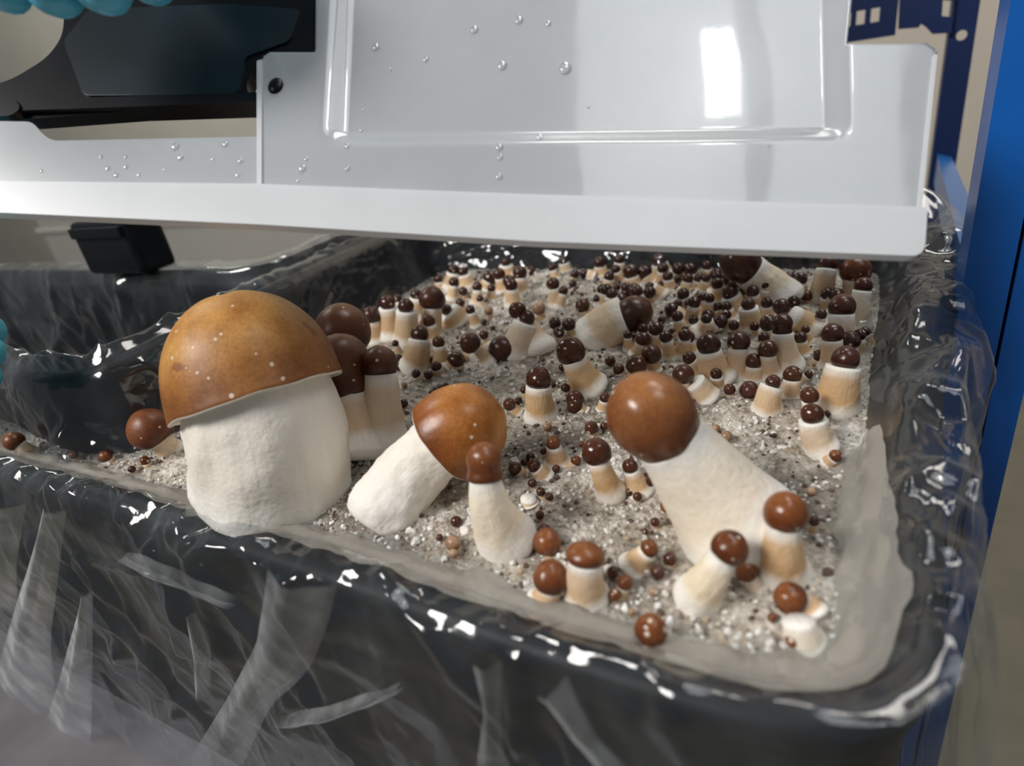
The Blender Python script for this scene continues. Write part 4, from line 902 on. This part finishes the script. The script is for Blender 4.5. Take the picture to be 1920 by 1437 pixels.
# side rail running from rear to front post
xr0 = bl + .004
def on_x(px, py, xx): d = ray(px, py); t = (xx - EYE[0]) / d[0]; return EYE + d * t
q0 = on_y(1758, 290, yb); q1 = on_y(1812, 470, yf + .02)
xx = br - .002
za = on_x(1762, 288, xx); zc = on_x(1816, 440, xx)
zz0 = -.055
pA = on_y(1757, 288, yb); pB = on_y(1822, 470, yf + .03)
bm = bmesh.new(); w3 = .011
vs = [bm.verts.new(p) for p in ((pA[0], pA[1], pA[2]), (pA[0] + .012, pA[1], pA[2] - .004), (pA[0] + .012, pA[1], pA[2] - .03), (pA[0], pA[1], pA[2] - .026),
                                (pB[0] - .004, pB[1], pB[2]), (pB[0] + .010, pB[1], pB[2] - .004), (pB[0] + .010, pB[1], pB[2] - .03), (pB[0] - .004, pB[1], pB[2] - .026))]
for f_ in ((0, 1, 2, 3), (7, 6, 5, 4), (0, 4, 5, 1), (1, 5, 6, 2), (2, 6, 7, 3), (3, 7, 4, 0)): bm.faces.new([vs[i] for i in f_])
for v in bm.verts: v.co -= Vector(rk)
obj('side_rail', bm, RAIL, rack, smooth=False)
# shelf deck under the tubs and the far rack beyond
rbox('shelf_deck', -1.2, xl - .004, .03, yb - .02, -.262, -.2505, DECK, .001)
rbox('deck_beam', -1.2, xl - .004, .012, .028, -.30, -.2505, DECK, .001)
far = tag(empty('far_rack', (.2, 1.5, -1.0)), 'distant navy rack seen low between the blue posts', 'rack'); fk = np.array(far.location)
ybk = 1.5
p0 = on_y(1772, 455, ybk); p1 = on_y(1812, 540, ybk); s3 = (p1[0] - p0[0]) / 40
hl = []
for k in range(-6, 2):
    for j in range(2):
        hx = p0[0] + (12 + 22 * k) * s3; hz = p0[2] - (22 + 30 * j) * s3
        hl.append([(hx - 5 * s3, ybk, hz - 9 * s3), (hx + 5 * s3, ybk, hz - 9 * s3), (hx + 5 * s3, ybk, hz + 9 * s3), (hx - 5 * s3, ybk, hz + 9 * s3)])
bm = plate_bm([(p0[0] - .22, ybk, p0[2] - .11), (p0[0] + .07, ybk, p0[2] - .11), (p0[0] + .07, ybk, p0[2]), (p0[0] - .22, ybk, p0[2])], hl, (0, 1, 0), .003)
for v in bm.verts: v.co -= Vector(fk)
obj('shelf_beam', bm, NAVY, far, smooth=False)
for sx in (-.22, .05):
    rbox('post', p0[0] + sx, p0[0] + sx + .02, ybk, ybk + .02, -1.0, p0[2] + .0, NAVY, .001, far, fk)

# ------------------------------------------------------------------ clear storage box behind, with its latch
by_ = .60
box = tag(empty('storage_box', (-.6, .62, -.25)), 'clear plastic storage box behind the tubs at the left', 'box'); bk = np.array(box.location)
bx0, bx1 = -1.35, on_y(620, 440, by_)[0]
zt = on_y(300, 330, by_)[2]; zbtm = -.25
def bbox(name, x0, x1, y0, y1, z0, z1, m, bev=.002): return rbox(name, x0, x1, y0, y1, z0, z1, m, bev, box, bk)
bbox('box_wall', bx0, bx1, by_, by_ + .003, zbtm, zt, BOXP, .001)
bbox('box_wall', bx1 - .003, bx1, by_ + .003, by_ + .11, zbtm, zt, BOXP, .001)
zr_ = on_y(60, 432, by_)[2]
RIMP = milky_plastic('box_rim_plastic', (.62, .60, .54), .55, .2)
bbox('box_rim', bx0, bx1 + .004, by_ - .010, by_ - .0005, zr_ - .004, zr_ + .004, RIMP, .0015)
YL = .262
la = tag(empty('box_latch', tuple(on_y(198, 468, YL))), 'black square latch block above the film-wrapped rim at the left', 'latch'); lk = np.array(la.location)
c0 = on_y(122, 420, YL); c1 = on_y(272, 518, YL)
bm = bmesh.new(); box_bm(bm, min(c0[0], c1[0]), max(c0[0], c1[0]), YL, YL + .03, min(c1[2], c0[2]), max(c0[2], c1[2]))
for v in bm.verts: v.co -= Vector(lk)
bevel(bm, .005, 3); obj('latch_block', bm, LATCH, la, smooth=False)
bm = bmesh.new(); box_bm(bm, c0[0] + .004, c1[0] - .004, YL - .003, YL + .001, c0[2] - .012, c0[2] - .004)
for v in bm.verts: v.co -= Vector(lk)
bevel(bm, .001, 2); obj('latch_ridge', bm, LATCH, la, smooth=False)

# ------------------------------------------------------------------ gloved hands
def skin_tree(name, verts, edges, radii, m, parent, org, sub=2):
    me = bpy.data.meshes.new(name); me.from_pydata([tuple(np.array(v) - org) for v in verts], edges, []); me.update()
    o = obj(name, me, m, parent); sk = o.modifiers.new('skin', 'SKIN'); sk.use_smooth_shade = True
    for i, r_i in enumerate(radii):
        me.skin_vertices[0].data[i].radius = (r_i, r_i); me.skin_vertices[0].data[i].use_root = (i == 0)
    ss = o.modifiers.new('sub', 'SUBSURF'); ss.levels = sub; ss.render_levels = sub
    return o
def hand(name, label, wrist, palm, fingers, thumb, rad=.0085):
    """wrist, palm: points; fingers: four chains of three points from knuckle to tip; thumb: chain of three points"""
    e = tag(empty(name, tuple(palm)), label, 'hand'); org = np.array(palm)
    Vv = [palm, (np.array(wrist) + palm) / 2, wrist, np.array(wrist) + (np.array(wrist) - palm) * 1.2]; Rr = [.020, .024, .024, .028]; E = [(0, 1), (1, 2), (2, 3)]
    for fch in fingers: pass
    skin_tree('palm', Vv, E, Rr, GLOVE, e, org)
    for fi, ch in enumerate(fingers + [thumb]):
        r0 = rad * (1.12 if fi == 4 else [1.0, 1.04, 1.0, .86][fi]) * 1.12
        start = np.array(palm) * .55 + np.array(ch[0]) * .45 if fi < 4 else (np.array(wrist) + palm) / 2
        pts = [start] + [np.array(c) for c in ch]
        skin_tree('thumb' if fi == 4 else 'finger', pts, [(k, k + 1) for k in range(len(pts) - 1)], [r0 * 1.35] + [r0 * 1.12, r0, r0 * .95, r0 * .84][:len(pts) - 1], GLOVE, e, org)
    return e
D = lambda x, y, d: at_depth(x, y, d)
hand('gloved_hand', 'blue-gloved hand gripping the black latch at the top left', D(240, -520, .21), D(200, -300, .215),
     [[D(300, -190, .20), D(290, -75, .198), D(262, 8, .200)], [D(200, -180, .20), D(198, -60, .197), D(178, 30, .200)], [D(100, -180, .20), D(108, -55, .198), D(95, 36, .200)], [D(20, -190, .20), D(18, -60, .20), D(8, 30, .202)]],
     [D(420, -240, .235), D(600, -160, .25), D(690, -100, .252)])
hand('gloved_hand', 'blue-gloved hand holding the film edge at the left', D(-520, 640, .33), D(-260, 650, .32),
     [[D(-150, 590, .31), D(-85, 590, .305), D(-4, 636, .300)], [D(-150, 640, .31), D(-90, 640, .302), D(-2, 672, .300)], [D(-150, 690, .31), D(-95, 700, .302), D(-8, 708, .30)], [D(-165, 740, .31), D(-110, 750, .305), D(-38, 738, .30)]],
     [D(-240, 560, .33), D(-150, 530, .325), D(-70, 560, .32)], .0092)
def Bk(x, y, o_): return on_lid(x, y, -o_)
hand('gloved_hand', 'blue-gloved fingertips behind the frosted lid at the top centre', Bk(1000, -560, .06), Bk(1000, -330, .045),
     [[Bk(1085, -220, .04), Bk(1080, -140, .032), Bk(1062, -22, .0125)], [Bk(1020, -215, .04), Bk(1022, -130, .032), Bk(1012, -8, .0125)], [Bk(965, -215, .04), Bk(965, -130, .032), Bk(960, -20, .0125)], [Bk(915, -220, .04), Bk(915, -150, .032), Bk(908, -72, .0125)]],
     [Bk(1110, -330, .04), Bk(1160, -260, .032), Bk(1180, -190, .0125)], .0075)
